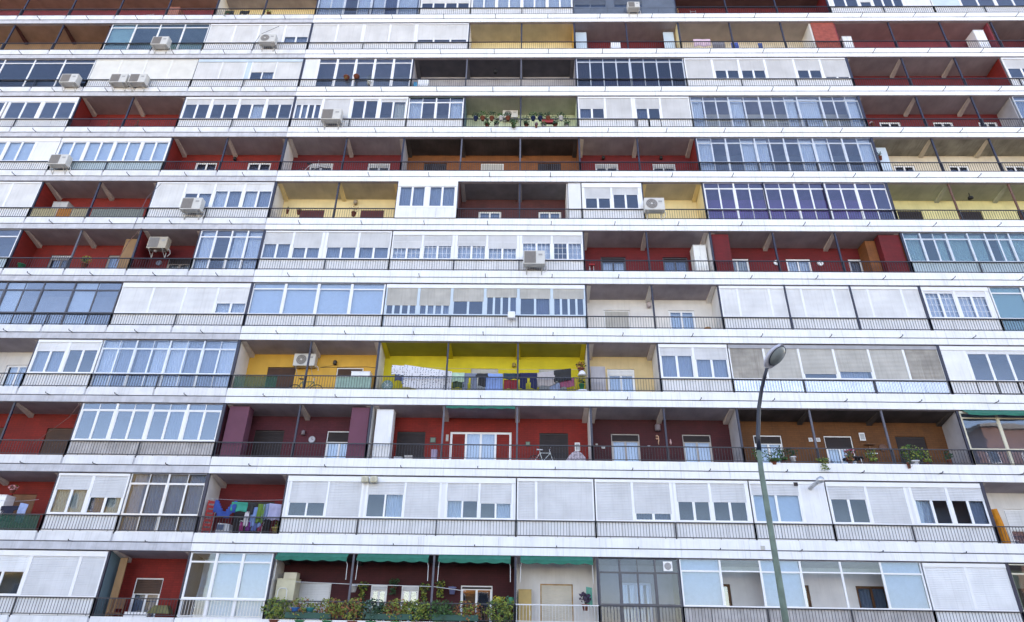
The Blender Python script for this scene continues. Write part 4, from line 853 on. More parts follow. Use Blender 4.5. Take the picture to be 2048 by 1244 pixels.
# ------------------------------------------------ laundry
def cloth(u0, u1, r, t0, t1, drop, y, m, label, name, kind='rect', patt=None, cat=None):
    if r == 3: t0 += .10; t1 += .10; drop *= 1.25; u0 -= .012; u1 += .012
    x0 = X(u0); wd = X(u1) - x0; loc = (x0, y, r * H + t0); mb = MB(); N = 14; ph = random.random() * 6
    def pt(a, b):
        top = (t1 - t0) * a; return (wd * a, .03 * math.sin(a * 11 + ph) * (.3 + b) + .015 * math.sin(b * 7 + ph), top - drop * b * (1 + .04 * math.sin(a * 9 + ph)))
    def ok(a, b):
        if kind == 'trousers': return b < .32 or abs(a - .5) > .07 + .12 * (b - .3)
        if kind == 'shirt': return (b < .3) or (.18 < a < .82)
        if kind == 'v': return abs(a - .5) > .24 - .55 * (b - .25) if b < .70 else .12 + .2 * (b - .5) < a < .88 - .2 * (b - .5)
        return True
    idx = {}
    for i in range(N):
        for j in range(N):
            if ok((i + .5) / N, (j + .5) / N):
                q = []
                for (a, b) in ((i, j), (i, j + 1), (i + 1, j + 1), (i + 1, j)):
                    if (a, b) not in idx: idx[(a, b)] = len(mb.v); mb.v.append(pt(a / N, b / N))
                    q.append(idx[(a, b)])
                mb.f.append(tuple(q))
    o = mb.build(name, m, None, True, loc); s_ = o.modifiers.new('thick', 'SOLIDIFY'); s_.thickness = .008
    return tag(o, label, cat or name.replace('_', ' '), 'laundry hung out on the balconies')
def line(u0, u1, r, z0, z1, y, label):
    mb = MB(); a = Vector(P3(u0, r, z0, y)); b = Vector(P3(u1, r, z1, y)); L = b - a
    mb.tube([L * t - Vector((0, 0, .05 * math.sin(math.pi * t))) for t in [i / 8 for i in range(9)]], .006, 5)
    return single('clothesline', mb, CHROME, label, 'clothesline', None, tuple(a))
def spotted():
    m = mat('cloth_spotted', (.66, .66, .70), .9, .03, 4); t = m.node_tree; p = t.nodes['Principled BSDF']
    tc = t.nodes.new('ShaderNodeTexCoord'); mp = t.nodes.new('ShaderNodeMapping'); mp.inputs['Scale'].default_value = (7, .01, 11)
    vo = t.nodes.new('ShaderNodeTexVoronoi'); vo.inputs['Scale'].default_value = 1.2; vo.inputs['Randomness'].default_value = .35
    cr = t.nodes.new('ShaderNodeValToRGB'); cr.color_ramp.interpolation = 'CONSTANT'; cr.color_ramp.elements[0].color = (.06, .07, .10, 1); cr.color_ramp.elements[1].position = .24; cr.color_ramp.elements[1].color = (.66, .66, .70, 1)
    t.links.new(tc.outputs['Object'], mp.inputs[0]); t.links.new(mp.outputs[0], vo.inputs['Vector']); t.links.new(vo.outputs[0], cr.inputs[0]); t.links.new(cr.outputs[0], p.inputs['Base Color']); return m
SP = spotted(); yl = .18
line(2.25, 4.95, 3, 1.44, 1.38, yl + .03, 'clothesline across the bright yellow balcony')
cloth(2.22, 2.40, 3, 1.50, 1.46, .36, yl, SP, 'small spotted pillowcase at the left end of the yellow balcony line', 'pillowcase', cat='laundry')
cloth(2.27, 2.42, 3, 1.16, 1.16, .3, yl + .06, cm('slate', (.08, .10, .18)), 'dark blue cloth hanging beneath the small spotted pillowcase', 'folded_cloth', cat='laundry')
cloth(2.38, 2.47, 3, 1.28, 1.28, .5, yl + .02, cm('sky', (.22, .30, .50)), 'narrow blue cloth left of the big spotted sheet', 'blue_cloth', cat='laundry')
cloth(2.40, 3.06, 3, 1.50, 1.20, .86, yl - .02, SP, 'large white spotted bed sheet drooping on the yellow balcony', 'bed_sheet', cat='bed sheet')
cloth(3.06, 3.24, 3, 1.16, 1.15, .34, yl, cm('mint', (.42, .60, .45)), 'mint green cloth right of the spotted sheet', 'mint_cloth', cat='laundry')
cloth(3.10, 3.24, 3, .86, .86, .3, yl + .05, cm('darkgreen', (.03, .06, .03)), 'dark green garment below the mint cloth', 'dark_garment', cat='laundry')
cloth(3.24, 3.42, 3, 1.14, 1.13, .62, yl, cm('greyblue', (.16, .19, .26)), 'grey blue trousers on the yellow balcony line', 'trousers', 'trousers')
cloth(3.42, 3.58, 3, 1.13, 1.13, .48, yl - .02, BLK, 'black t-shirt in the middle of the yellow balcony line', 't_shirt', 'shirt')
cloth(3.56, 3.78, 3, 1.13, 1.12, .78, yl, cm('lightblue', (.20, .32, .62)), 'long light blue sheet right of the black t-shirt', 'blue_sheet', cat='laundry')
cloth(3.81, 4.02, 3, 1.14, 1.14, .22, yl, cm('teal', (.02, .05, .08)), 'dark teal cloth left of the right hand post, yellow balcony', 'teal_cloth', cat='laundry')
cloth(3.82, 4.0, 3, .86, .86, .34, yl + .03, cm('redc', (.26, .02, .03)), 'dark red garment below the dark teal cloth', 'red_garment', cat='laundry')
cloth(4.04, 4.26, 3, 1.16, 1.17, .58, yl, cm('navy', (.015, .018, .07)), 'navy trousers right of the post on the yellow balcony', 'trousers', 'trousers')
cloth(4.28, 4.52, 3, 1.18, 1.28, .52, yl, cm('greige', (.42, .38, .38)), 'pale grey towel between navy trousers and black cloth', 'towel')
cloth(4.52, 4.74, 3, 1.28, 1.40, .44, yl - .01, BLK, 'black cloth rising to the right on the yellow balcony line', 'black_cloth', cat='laundry')
cloth(4.60, 4.78, 3, .95, 1.0, .34, yl + .05, cm('pinkcheck', (.32, .08, .16)), 'dark pink checked garment below the black cloth', 'checked_garment', cat='laundry')
cloth(4.46, 4.58, 3, .78, .78, .36, yl + .05, cm('paleblue2', (.22, .28, .42)), 'pale blue rag low at the right of the yellow balcony', 'blue_rag', cat='laundry')
line(.05, .98, 1, 1.62, 1.60, .14, 'clothesline across the laundry balcony with the red slatted panel')
cloth(.14, .42, 1, 1.66, 1.62, .66, .12, cm('denim', (.02, .06, .26)), 'bright blue garment shaped like a V, at the left of the laundry balcony', 'blue_garment', 'v', cat='laundry')
cloth(.36, .56, 1, 1.58, 1.56, .36, .10, cm('aqua', (.01, .26, .19)), 'turquoise t-shirt with white marks on the laundry balcony', 'turquoise_shirt', cat='shirt')
mb = MB(); mb.box(.06, .09, -.01, 0, -.2, 0); mb.tube([(0, -.01, -.2), (.09, -.01, 0), (.16, -.01, -.2)], .012, 5); 
cloth(.56, .66, 1, 1.56, 1.54, .44, .12, BLK, 'black t-shirt beside the turquoise one', 't_shirt', 'shirt')
cloth(.60, .76, 1, 1.40, 1.40, .75, .18, cm('palebl', (.16, .26, .52)), 'light blue shirt hanging behind the green garment', 'blue_shirt', cat='shirt')
cloth(.69, .78, 1, 1.52, 1.50, .72, .10, cm('lime', (.09, .18, .03)), 'lime green garment in the middle of the laundry balcony', 'green_garment', cat='laundry')
cloth(.76, .84, 1, 1.50, 1.54, .62, .12, cm('slateblue', (.18, .24, .40)), 'slate blue shirt right of the green garment', 'slate_shirt', cat='shirt')
cloth(.83, .98, 1, 1.54, 1.50, .62, .10, cm('lilac', (.34, .34, .50)), 'pale lilac shirt at the right end of the laundry balcony', 'lilac_shirt', cat='shirt')
cloth(.54, .60, 1, 1.22, 1.22, .56, .13, cm('whitec', (.55, .52, .55)), 'narrow white cloth under the black t-shirt', 'white_cloth', cat='laundry')
line(-2.75, -2.2, 1, 1.45, 1.50, .2, 'clothesline on the lower left red balcony')
cloth(-2.66, -2.42, 1, 1.32, 1.34, .62, .16, cm('navy2', (.012, .014, .035)), 'dark navy garment hanging beside the white cabinet at lower left', 'dark_garment', 'shirt', cat='laundry')
cloth(-2.42, -2.30, 1, 1.46, 1.40, .75, .16, cm('bluewhite', (.30, .38, .60)), 'pale blue shirt hanging right of the dark navy garment', 'pale_shirt', cat='shirt')
cloth(7.27, 7.60, 10, 1.50, 1.50, .60, .25, cm('rose', (.62, .44, .52)), 'pink and white towel on the beige top balcony', 'towel')
cloth(7.62, 7.86, 10, 1.30, 1.30, .7, .25, cm('grey3', (.20, .19, .21)), 'grey towel right of the pink one on the beige top balcony', 'towel')
cloth(7.98, 8.12, 10, 1.20, 1.20, .6, .25, cm('blue4', (.06, .11, .40)), 'blue cloth right of the post on the beige top balcony', 'blue_cloth', cat='laundry')
cloth(8.50, 8.58, 10, 1.15, 1.15, .6, .25, cm('blue5', (.05, .09, .25)), 'narrow dark blue garment on the beige top balcony', 'blue_garment', cat='laundry')
cloth(-1.80, -1.62, 11, .95, .95, .40, .1, BLK, 'black garment hanging on the rail of the cream top balcony', 'black_garment', cat='laundry')
cloth(-1.50, -1.30, 11, .95, .95, .35, .1, cm('blackg', (.02, .02, .02)), 'second black garment on the rail, right of the first at the top', 'black_shorts', cat='laundry')
cloth(4.86, 4.93, 0, 1.65, 1.62, .65, .35, cm('seagreen', (.10, .34, .26)), 'sea green cloth hanging on the wall of the white balcony', 'green_cloth', cat='laundry')

# ------------------------------------------------ bicycles, ladders, tables, chairs
def bike(u, r, y, m, label, s=1.0, flip=1, tilt=0):
    T = thing('bicycle', label, 'bicycle', P3(u, r, .0 + tilt, y)); Rr = .29 * s; wb = .92 * s
    for k in (-1, 1):
        q = MB(); c = (k * wb / 2, 0, Rr); q.tube([(c[0] + Rr * math.cos(6.2832 * i / 24), 0, c[2] + Rr * math.sin(6.2832 * i / 24)) for i in range(25)], .018, 6, False); wh = q.build('wheel', BLK, T)
        q = MB()
        for i in range(10): a = 6.2832 * i / 10; q.tube([c, (c[0] + Rr * math.cos(a), 0, c[2] + Rr * math.sin(a))], .003, 3, False)
        q.build('spokes', CHROME, wh)
    f = MB(); bb = (-.05 * s, 0, Rr); st = (-.18 * s, 0, Rr + .42 * s); hd = (.32 * s * flip, 0, Rr + .42 * s); bk = (-wb / 2, 0, Rr); fr_ = (wb / 2, 0, Rr)
    for a, b in ((bb, st), (st, hd), (bb, hd), (bk, bb), (bk, st), (hd, fr_)): f.tube([a, b], .016 * s, 6)
    f.build('frame', m, T)
    q = MB(); q.tube([hd, (hd[0] - .04, 0, hd[2] + .16), (hd[0] + .02, -.2, hd[2] + .2)], .012, 6); q.tube([(hd[0] - .04, 0, hd[2] + .16), (hd[0] + .02, .2, hd[2] + .2)], .012, 6); q.build('handlebar', CHROME, T)
    q = MB(); q.tube([st, (st[0] - .02, 0, st[2] + .12)], .012, 6); q.hexa([(st[0] - .14, -.06, st[2] + .12), (st[0] + .12, -.02, st[2] + .12), (st[0] + .12, .02, st[2] + .12), (st[0] - .14, .06, st[2] + .12), (st[0] - .14, -.05, st[2] + .16), (st[0] + .12, -.015, st[2] + .15), (st[0] + .12, .015, st[2] + .15), (st[0] - .14, .05, st[2] + .16)]); q.build('saddle', BLK if s > .9 else POTW, T)
    return T
bike(4.36, 2, .35, mat('white_bike', (.62, .68, .68)), "child's white bicycle with red handles on the red balcony, lower centre", .85, 1, .10)
bike(.98, 3, .4, mat('green_bike', (.02, .14, .09)), 'dark green bicycle behind the post of the amber balcony', 1.05, 1, .05)
bike(.47, 7, .4, mat('pale_bike', (.55, .50, .50)), 'pale bicycle in front of the barred window of the crimson balcony', 1.0, 1, .32)
def ladder(u, r, y, z0, h_, w_, label, m=CHROME, lean=.2, A=False):
    T = thing('step_ladder' if A else 'ladder', label, 'ladder', P3(u, r, z0, y)); q = MB()
    for s in (-1, 1): q.tube([(s * w_ / 2, -lean, 0), (s * w_ / 2 * .8, 0, h_)], .016, 6)
    q.build('rails', m, T); q = MB(); n = int(h_ / .27)
    for i in range(1, n + 1):
        t = i / (n + .5); q.box(-w_ / 2 * (1 - .2 * t), w_ / 2 * (1 - .2 * t), -lean * (1 - t) - .03, -lean * (1 - t) + .03, h_ * t - .012, h_ * t + .012)
    q.build('rungs', m, T)
    if A:
        q = MB(); 
        for s in (-1, 1): q.tube([(s * w_ / 2, .3, 0), (s * w_ / 2 * .8, 0.02, h_)], .012, 6)
        q.build('rear_frame', m, T)
ladder(7.10, 11, .85, -.1, 2.2, .42, 'brown wooden ladder standing at the left of the dark crimson top balcony', WOODL)
ladder(7.46, 11, .85, -.1, 2.0, .40, 'grey metal ladder right of the wooden one on the top balcony', CHROME)
ladder(.17, 0, .55, .1, 1.65, .42, 'white step ladder seen through the glazed gallery at the bottom', RAILW, .25, True)
T = thing('round_table', 'round dark table with thin metal legs on the orange brown balcony', 'table', P3(8.55, 2, -.1, .5))
q = MB(); q.lathe([(.02, .78), (.40, .78), (.41, .80), (.40, .82), (.02, .82)], 28); q.build('tabletop', mat('dark_table', (.06, .045, .045)), T)
for i in range(4): a = .785 + i * 1.5708; q = MB(); q.tube([(.3 * math.cos(a), .3 * math.sin(a), .78), (.34 * math.cos(a), .34 * math.sin(a), 0)], .014, 6); q.build('leg', CHROME, T)
T = thing('wooden_chair', 'dark brown chair at the left of the small red balcony, bottom left', 'chair', P3(-.80, 0, -.02, .35), .3)
q = MB(); q.box(-.22, .22, -.22, .22, .42, .46); q.build('seat', WOOD, T); q = MB(); q.box(-.22, .22, .2, .23, .60, .95); q.build('backrest', WOOD, T)
for sx in (-1, 1):
    for sy in (-1, 1): q = MB(); q.box(sx * .2 - .02, sx * .2 + .02, sy * .2 - .02, sy * .2 + .02, 0, .42 if sy < 0 else .95); q.build('leg', WOOD, T)
T = thing('folding_chair', 'folding chair with pale tube frame leaning on the old cream cupboard', 'chair', P3(1.16, 0, .45, .15))
q = MB(); q.tube([(-.2, 0, 0), (-.17, .02, .85), (-.12, .02, .93), (.12, .02, .93), (.17, .02, .85), (.2, 0, 0)], .015, 6); q.build('tube_frame', RAILW, T); q = MB(); q.box(-.17, .17, -.01, .02, .30, .46); q.build('seat', mat('grey_seat', (.12, .11, .11)), T)
T = thing('red_stool', 'bright red plastic stool on the crimson balcony by the lattice windows', 'stool', P3(5.12, 5, .36, .25))
q = MB(); q.box(-.13, .13, -.12, .12, .42, .48); q.build('seat', mat('red_plastic2', (.62, .02, .02)), T)
for sx in (-1, 1): q = MB(); q.box(sx * .09 - .015, sx * .09 + .015, -.02, .02, 0, .42); q.build('leg', RAILW, T)
T = thing('drying_rack', 'white folding drying rack at the foot of the laundry balcony', 'drying rack', P3(.62, 1, .0, .3))
q = MB(); q.tube([(-.45, -.1, .82), (.45, -.1, .82)], .01, 5); q.tube([(-.45, .1, .82), (.45, .1, .82)], .01, 5); q.tube([(-.45, 0, .7), (.45, 0, .7)], .008, 5); q.build('bars', RAILW, T)
for s in (-1, 1): q = MB(); q.tube([(s * .45, -.1, .82), (s * .4, .15, 0)], .01, 5); q.tube([(s * .45, .1, .82), (s * .4, -.15, 0)], .01, 5); q.build('leg', RAILW, T)
for i, (c, lb) in enumerate([((.26, .02, .13), 'magenta sock on the drying rack, leftmost'), ((.18, .02, .20), 'purple cloth on the drying rack'), ((.10, .14, .35), 'blue cloth in the middle of the drying rack'), ((.24, .03, .08), 'red pink sock at the right of the drying rack')]):
    cloth(.50 + i * .075, .55 + i * .075, 1, .83, .83, .34, .19, cm('rack%d' % i, c), lb, 'small_cloth', cat='laundry')
T = thing('drying_rack', 'white clothes rack standing on the mauve top left balcony', 'drying rack', P3(-3.62, 11, -.1, .8))
q = MB(); 
for k in range(5): q.tube([(-.3, 0, 1.2 + k * .12), (.35, 0, 1.28 + k * .12)], .01, 5)
q.build('bars', RAILW, T)
for s in (-1, 1): q = MB(); q.tube([(s * .3, -.1, 0), (s * .3, 0, 1.8)], .014, 5); q.build('leg', RAILW, T)
# red slatted panel, laundry balcony
T = thing('lattice_panel', 'red wooden panel with white gaps leaning at the left of the laundry balcony', 'panel', P3(.075, 1, .0, .3), R(38))
q = MB(); RD = mat('red_painted_wood', (.40, .02, .015))
q.box(-.16, -.11, -.015, .015, 0, 1.6); q.box(.11, .16, -.015, .015, 0, 1.6); q.build('stiles', RD, T); q = MB()
for i in range(9): q.box(-.11, .11, -.012, .012, .08 + i * .175, .19 + i * .175)
q.build('slats', RD, T)
T = thing('washing_basket', 'grey white laundry basket and box at the left foot of the laundry balcony', 'basket', P3(.30, 1, .0, .3))
q = MB(); q.hexa([(-.3, -.2, 0), (.3, -.2, 0), (.3, .2, 0), (-.3, .2, 0), (-.24, -.16, .72), (.22, -.16, .68), (.22, .16, .68), (-.24, .16, .72)]); q.build('basket_body', mat('grey_plastic', (.40, .40, .42)), T); q = MB(); q.box(-.24, .02, -.21, -.195, .45, .66); q.build('mesh_window', mat('dark_blue_net', (.04, .06, .12)), T)
# orange rolled blind, lower right
mb = MB(); mb.tube([(0, 0, 0), (-.02, 0, .6), (-.05, 0, 1.15), (-.1, 0, 1.62)], .15, 10, True, .12); single('rolled_mat', mb, mat('orange_cloth', (.62, .22, .01), .8, .12, 6), 'bright orange rolled awning standing upright at the left of the lower right white balcony', 'rolled awning', loc=P3(10.16, 1, .02, .30))
mb = MB(); mb.tube([(0, 0, 0), (.04, 0, .35), (.16, 0, .8)], .13, 10, True, .05); single('broom_cover', mb, mat('bright_green', (.03, .40, .05)), 'bright green bundle on the lower right white balcony', 'bundle', loc=P3(10.45, 1, .02, .4))
# lamp shade, parasol and odds at the end of the yellow balcony
mb = MB(); mb.lathe([(.20, 0), (.17, .06), (.10, .20), (.09, .20)], 18); single('lamp_shade', mb, PVC, 'white lamp shade at the right end of the yellow balcony', 'lamp shade', loc=P3(4.91, 3, 1.12, .25), smooth=True)
mb = MB(); mb.tube([(0, 0, 0), (.22, 0, .95)], .012, 6); single('broomstick', mb, WOODL, 'pale broomstick leaning at the right end of the yellow balcony', 'broom', loc=P3(4.76, 3, .1, .2))
plant(4.90, 3, .0, .2, 'white cloth covered bucket at the foot of the lamp shade', .02, .02, 4, LEAFD, mat('white_cloth_pot', (.6, .62, .68)), .26, 0, None, .02, 'bucket', 'covered_bucket', None, .42)
# bags, boxes, basins on the floor of the red balcony (storey 2)
for u, w_, h_, m, lab in [(2.42, .32, .10, POTW, 'low white basin at the left of the red balcony edge'), (2.56, .30, .16, mat('stripe_box', (.45, .42, .40)), 'small pale crate beside the white basin'), (2.72, .32, .12, BLK, 'dark low box right of the pale crate'), (2.90, .22, .42, mat('lilac_box', (.35, .28, .42)), 'pale lilac box by the first post of the red balcony')]:
    mb = MB(); mb.hexa([(-w_ / 2, -.12, 0), (w_ / 2, -.12, 0), (w_ / 2, .12, 0), (-w_ / 2, .12, 0), (-w_ / 2 * 1.1, -.14, h_), (w_ / 2 * 1.1, -.14, h_), (w_ / 2 * 1.1, .14, h_), (-w_ / 2 * 1.1, .14, h_)]); single('floor_box', mb, m, lab, 'box', loc=P3(u, 2, .34, .25), bevel=.01)
mb = MB(); n = 10
for i in range(n):
    a, b = i / n, (i + 1) / n; ha, hb = .55 * math.sin(a * 2.6) + .02, .55 * math.sin(b * 2.6) + .02
    mb.hexa([(a * .9, -.15, 0), (b * .9, -.15, 0), (b * .9, .15, 0), (a * .9, .15, 0), (a * .9, -.12, ha), (b * .9, -.12, hb), (b * .9, .12, hb), (a * .9, .12, ha)])
single('covered_heap', mb, mat('patterned_cover', (.48, .42, .48), .9, .3, 14), 'heap under a pale flowery cover right of the white bicycle', 'covered heap', loc=P3(4.62, 2, .20, .30))

# ------------------------------------------------ wall lamps, clocks, pictures
def disc(u, r, dz, rad, m, label, cat, name, dot=None):
    T = thing(name, label, cat, P3(u, r, dz, 1.095)); q = MB(); q.lathe([(rad, 0), (rad, -.03), (rad * .85, -.04)], 22, (0, 0, 0), 'y'); q.build('face', m, T)
    q = MB(); q.tube([(rad * .95 * math.cos(6.2832 * i / 22), -.035, rad * .95 * math.sin(6.2832 * i / 22)) for i in range(23)], rad * .07, 5, False); q.build('rim', dot or mat('grey_rim', (.25, .25, .28)), T)
    if cat == 'clock':
        q = MB(); q.box(-.008, .008, -.05, -.045, -.01, rad * .65); q.box(0, rad * .45, -.05, -.045, -.008, .008); q.build('hands', BLK, T)
disc(1.10, 2, 1.22, .15, mat('pale_grey_face', (.45, .45, .50)), 'round pale clock on the plum wall between the two doors', 'clock', 'wall_clock')
disc(8.16, 5, 1.42, .15, PVC, 'round white clock left of the middle window of the crimson balcony', 'clock', 'wall_clock')
disc(8.88, 5, 1.40, .15, PVC, 'round white clock right of the middle window of the crimson balcony', 'clock', 'wall_clock')
disc(-1.82, 5, 1.25, .14, mat('blue_plate_face', (.20, .24, .36)), 'blue decorated plate on the small crimson balcony wall', 'plate', 'wall_plate')
def wlamp(u, r, dz, label, m=BLK, s=1):
    T = thing('wall_lamp', label, 'wall lamp', P3(u, r, dz, 1.095), 0, 'lamps fixed to balcony walls and ceilings'); q = MB(); q.box(-.04 * s, .04 * s, -.02, 0, -.08 * s, .08 * s); q.build('plate', m, T); q = MB(); q.lathe([(.05 * s, -.12 * s), (.085 * s, -.10 * s), (.085 * s, .06 * s), (.03 * s, .10 * s)], 12, (0, -.10, 0)); q.build('lantern', m, T, True)
wlamp(.97, 2, 1.50, 'round dark lamp on the plum wall left of the clock', mat('lamp_grey', (.20, .16, .18)))
wlamp(5.98, 2, 1.88, 'large grey lamp high on the maroon wall beside the post', mat('lamp_grey', (.2, .16, .18)), 1.5)
wlamp(6.02, 4, 1.95, 'ornate pale lamp on the white balcony wall beside the post', mat('lamp_pale', (.50, .42, .42)), 1.3)
wlamp(5.46, 7, 2.05, 'dark lamp above the left barred window, crimson balcony left of the glazed gallery')
wlamp(6.48, 7, 2.05, 'dark lamp above the right barred window, crimson balcony left of the glazed gallery')
wlamp(3.95 - 1.0 + .99, 3, 1.78, 'small round lamp on the yellow wall left of the right hand post', mat('lamp_ochre', (.30, .22, .05)))
wlamp(1.2, 6, 2.0, 'pale lamp near the ceiling of the pale yellow balcony', mat('lamp_ochre2', (.35, .28, .20)), 1.2)
wlamp(1.27, 3, 1.83, 'small dark lamp over the door of the amber balcony', mat('lamp_dark', (.05, .04, .03)))
wlamp(-1.0, 7, 1.95, 'dark lamp on the red wall right of the post, left side')
def clamp_(u, r, dz, y, label, m=BLK):
    T = thing('ceiling_lamp', label, 'ceiling lamp', P3(u, r, dz, y)); q = MB(); q.lathe([(.02, .28), (.02, .12), (.11, .06), (.13, -.06), (.02, -.10)], 14); q.build('shade', m, T, True)
    q = MB(); q.tube([(0, 0, .28), (0, 0, .36)], .012, 6); q.build('cord', m, T)
clamp_(3.52, 9, 2.12, .6, 'black globe lamp under the ceiling of the dark grey balcony')
clamp_(11.47, 6, 2.08, .6, 'dark lantern under the ceiling of the dull yellow balcony at the right')
def plaque(u, r, dz, w_, h_, m, label, cat='picture', name='wall_picture', inner_=None):
    T = thing(name, label, cat, P3(u, r, dz, 1.095)); q = MB(); q.box(-w_ / 2, w_ / 2, -.025, 0, -h_ / 2, h_ / 2); q.build('frame', m, T); q = MB(); q.box(-w_ / 2 * .75, w_ / 2 * .75, -.03, -.026, -h_ / 2 * .75, h_ / 2 * .75); q.build('picture_sheet', inner_ or mat('picture_tone', (.40, .42, .44)), T)
plaque(2.82, 2, 1.25, .26, .24, mat('dark_frame', (.06, .06, .05)), 'small dark framed picture right of the left door, red balcony', inner_=mat('pic_green', (.14, .20, .15)))
plaque(4.17 - .02, 2, 1.13, .20, .20, mat('dark_frame', (.06, .06, .05)), 'small dark picture right of the white double door', inner_=mat('pic_green', (.14, .2, .15)))
plaque(4.84, 2, 1.03, .22, .36, PVC, 'upright white notice near the right end of the red balcony', 'notice', 'paper_notice')
plaque(5.20, 2, 1.02, .13, .10, PVC, 'tiny white box low on the maroon wall by the left partition', 'switch box', 'switch_box')
plaque(5.11, 2, 1.14, .10, .07, mat('ochre_small', (.4, .3, .2)), 'tiny ochre box above and left of the white one on the maroon wall', 'switch box', 'switch_box')
plaque(5.84, 2, 1.08, .10, .06, PVC, 'tiny white box left of the seahorse ornament', 'switch box', 'switch_box')
plaque(8.13, 2, 1.43, .16, .16, PVC, 'left of two small white tiles on the orange brown wall', 'tile', 'wall_tile')
plaque(8.24, 2, 1.43, .16, .16, PVC, 'right of two small white tiles on the orange brown wall', 'tile', 'wall_tile')
plaque(8.88, 2, 1.58, .24, .34, PVC, 'upright white framed picture above the wall shelf, orange brown balcony')
plaque(3.02, 2, 1.35, .12, .3, mat('straw2', (.45, .34, .26)), 'pale hanging ornament on the left post of the white double door', 'ornament', 'wall_ornament')
# seahorse-like ornament and small one
mb = MB(); mb.tube([(.0, 0, .16), (.05, 0, .2), (.1, 0, .16), (.1, 0, .08), (.03, 0, .04), (-.0, 0, .1)], .028, 7); mb.tube([(.1, 0, .1), (.11, 0, -.02), (.08, 0, -.14), (.1, 0, -.2)], .03, 7, True, .012); single('wall_ornament', mb, mat('pale_orange', (.62, .36, .24)), 'pale orange curled seahorse shaped ornament on the maroon wall', 'ornament', loc=P3(5.95, 2, 1.36, 1.06))
mb = MB(); mb.lathe([(.01, -.12), (.05, -.04), (.04, .05), (.012, .13)], 10); single('wall_ornament', mb, mat('pale_pink', (.55, .34, .34)), 'small pink drop shaped ornament right of the post, maroon wall', 'ornament', loc=P3(6.15, 2, 1.28, 1.05), smooth=True)
T = thing('wall_shelf', 'tiered white and brown wall shelf above the table on the orange brown balcony', 'shelf', P3(8.95, 2, .72, 1.095))
for i in range(3): q = MB(); q.box(-.2, .2, -.16, 0, .12 + i * .2, .15 + i * .2); q.build('shelf_board', PVC if i < 2 else WOOD, T)
q = MB(); q.box(-.03, .03, -.03, 0, 0, .62); q.build('upright', WOOD, T)
mb = MB(); mb.lathe([(.16, 0), (.17, -.03), (.12, -.05)], 18, (0, 0, 0), 'y'); single('wicker_plate', mb, mat('wicker', (.12, .05, .03)), 'round dark wicker plate behind the right post, orange brown wall', 'wicker plate', loc=P3(9.13, 2, 1.12, 1.095))
# white box dish on railing, floodlights, chimney pipe, extractor
T = thing('satellite_receiver', 'small white rounded box on the railing below the open dark sash', 'antenna box', P3(3.90, 4, .72, -.06)); q = MB(); q.box(-.17, .17, -.16, 0, .04, .38); o = q.build('housing', PVC, T); bv = o.modifiers.new('bevel', 'BEVEL'); bv.width = .05; bv.segments = 3; q = MB(); q.tube([(0, -.05, .04), (0, 0, -.12)], .02, 6); q.build('bracket', ACK, T)
for k, lb in ((-.18, 'left one of two cream round-faced boxes fixed under the white edge'), (.18, 'right one of two cream round-faced boxes fixed under the white edge')):
    T = thing('floodlight', lb, 'floodlight', (X(2.10) + k, -.03, 1 * H + 2.48)); q = MB(); q.box(-.14, .14, -.2, 0, -.12, .12); o = q.build('housing', mat('cream_plastic', (.58, .54, .40)), T); bv = o.modifiers.new('bevel', 'BEVEL'); bv.width = .04; bv.segments = 3; q = MB(); q.lathe([(.08, 0), (.08, -.012)], 16, (0, -.2, 0), 'y'); q.build('lens', mat('cream_lens', (.45, .42, .32)), T)
T = thing('flue_pipe', 'grey metal flue pipe sticking out of the blank panel in the second band from below', 'flue pipe', P3(7.80, 1, 2.26, .06)); q = MB(); q.tube([(0, 0, 0), (.02, -.50, .08), (.05, -.85, .14)], .075, 12); q.build('pipe', CHROME, T, True); q = MB(); q.lathe([(.13, 0), (.13, -.16), (.05, -.2)], 14, (.05, -.85, .14), 'y'); q.build('cowl', CHROME, T, True)
T = thing('extractor_fan', 'square white extractor fan in the top right pane of the dark framed gallery', 'extractor fan', P3(5.86, 0, 2.28, .045)); q = MB(); q.box(-.17, .17, -.03, 0, -.17, .17); q.build('plate', PVC, T); q = MB(); q.lathe([(.13, 0), (.13, -.012)], 22, (0, -.031, 0), 'y'); q.build('fan_opening', ACG, T)
q = MB()
for i in range(-3, 4): q.box(-math.sqrt(.13 ** 2 - (i * .035) ** 2), math.sqrt(.13 ** 2 - (i * .035) ** 2), -.05, -.044, i * .035 - .004, i * .035 + .004)
q.build('guard', PVC, T)
for i, (u, r, dz, y, lab) in enumerate([(7.62, 1, 2.42, .03, 'small dark square vent beside the flue pipe'), (7.05, 1, -.02 + .12, -.034, 'small brown vent plate in the white edge behind the street lamp pole')]):
    mb = MB(); mb.box(-.08, .08, -.012, 0, -.07, .07); single('vent_plate', mb, SHBLK if i == 0 else SHB, lab, 'vent', loc=P3(u, r, dz, y))
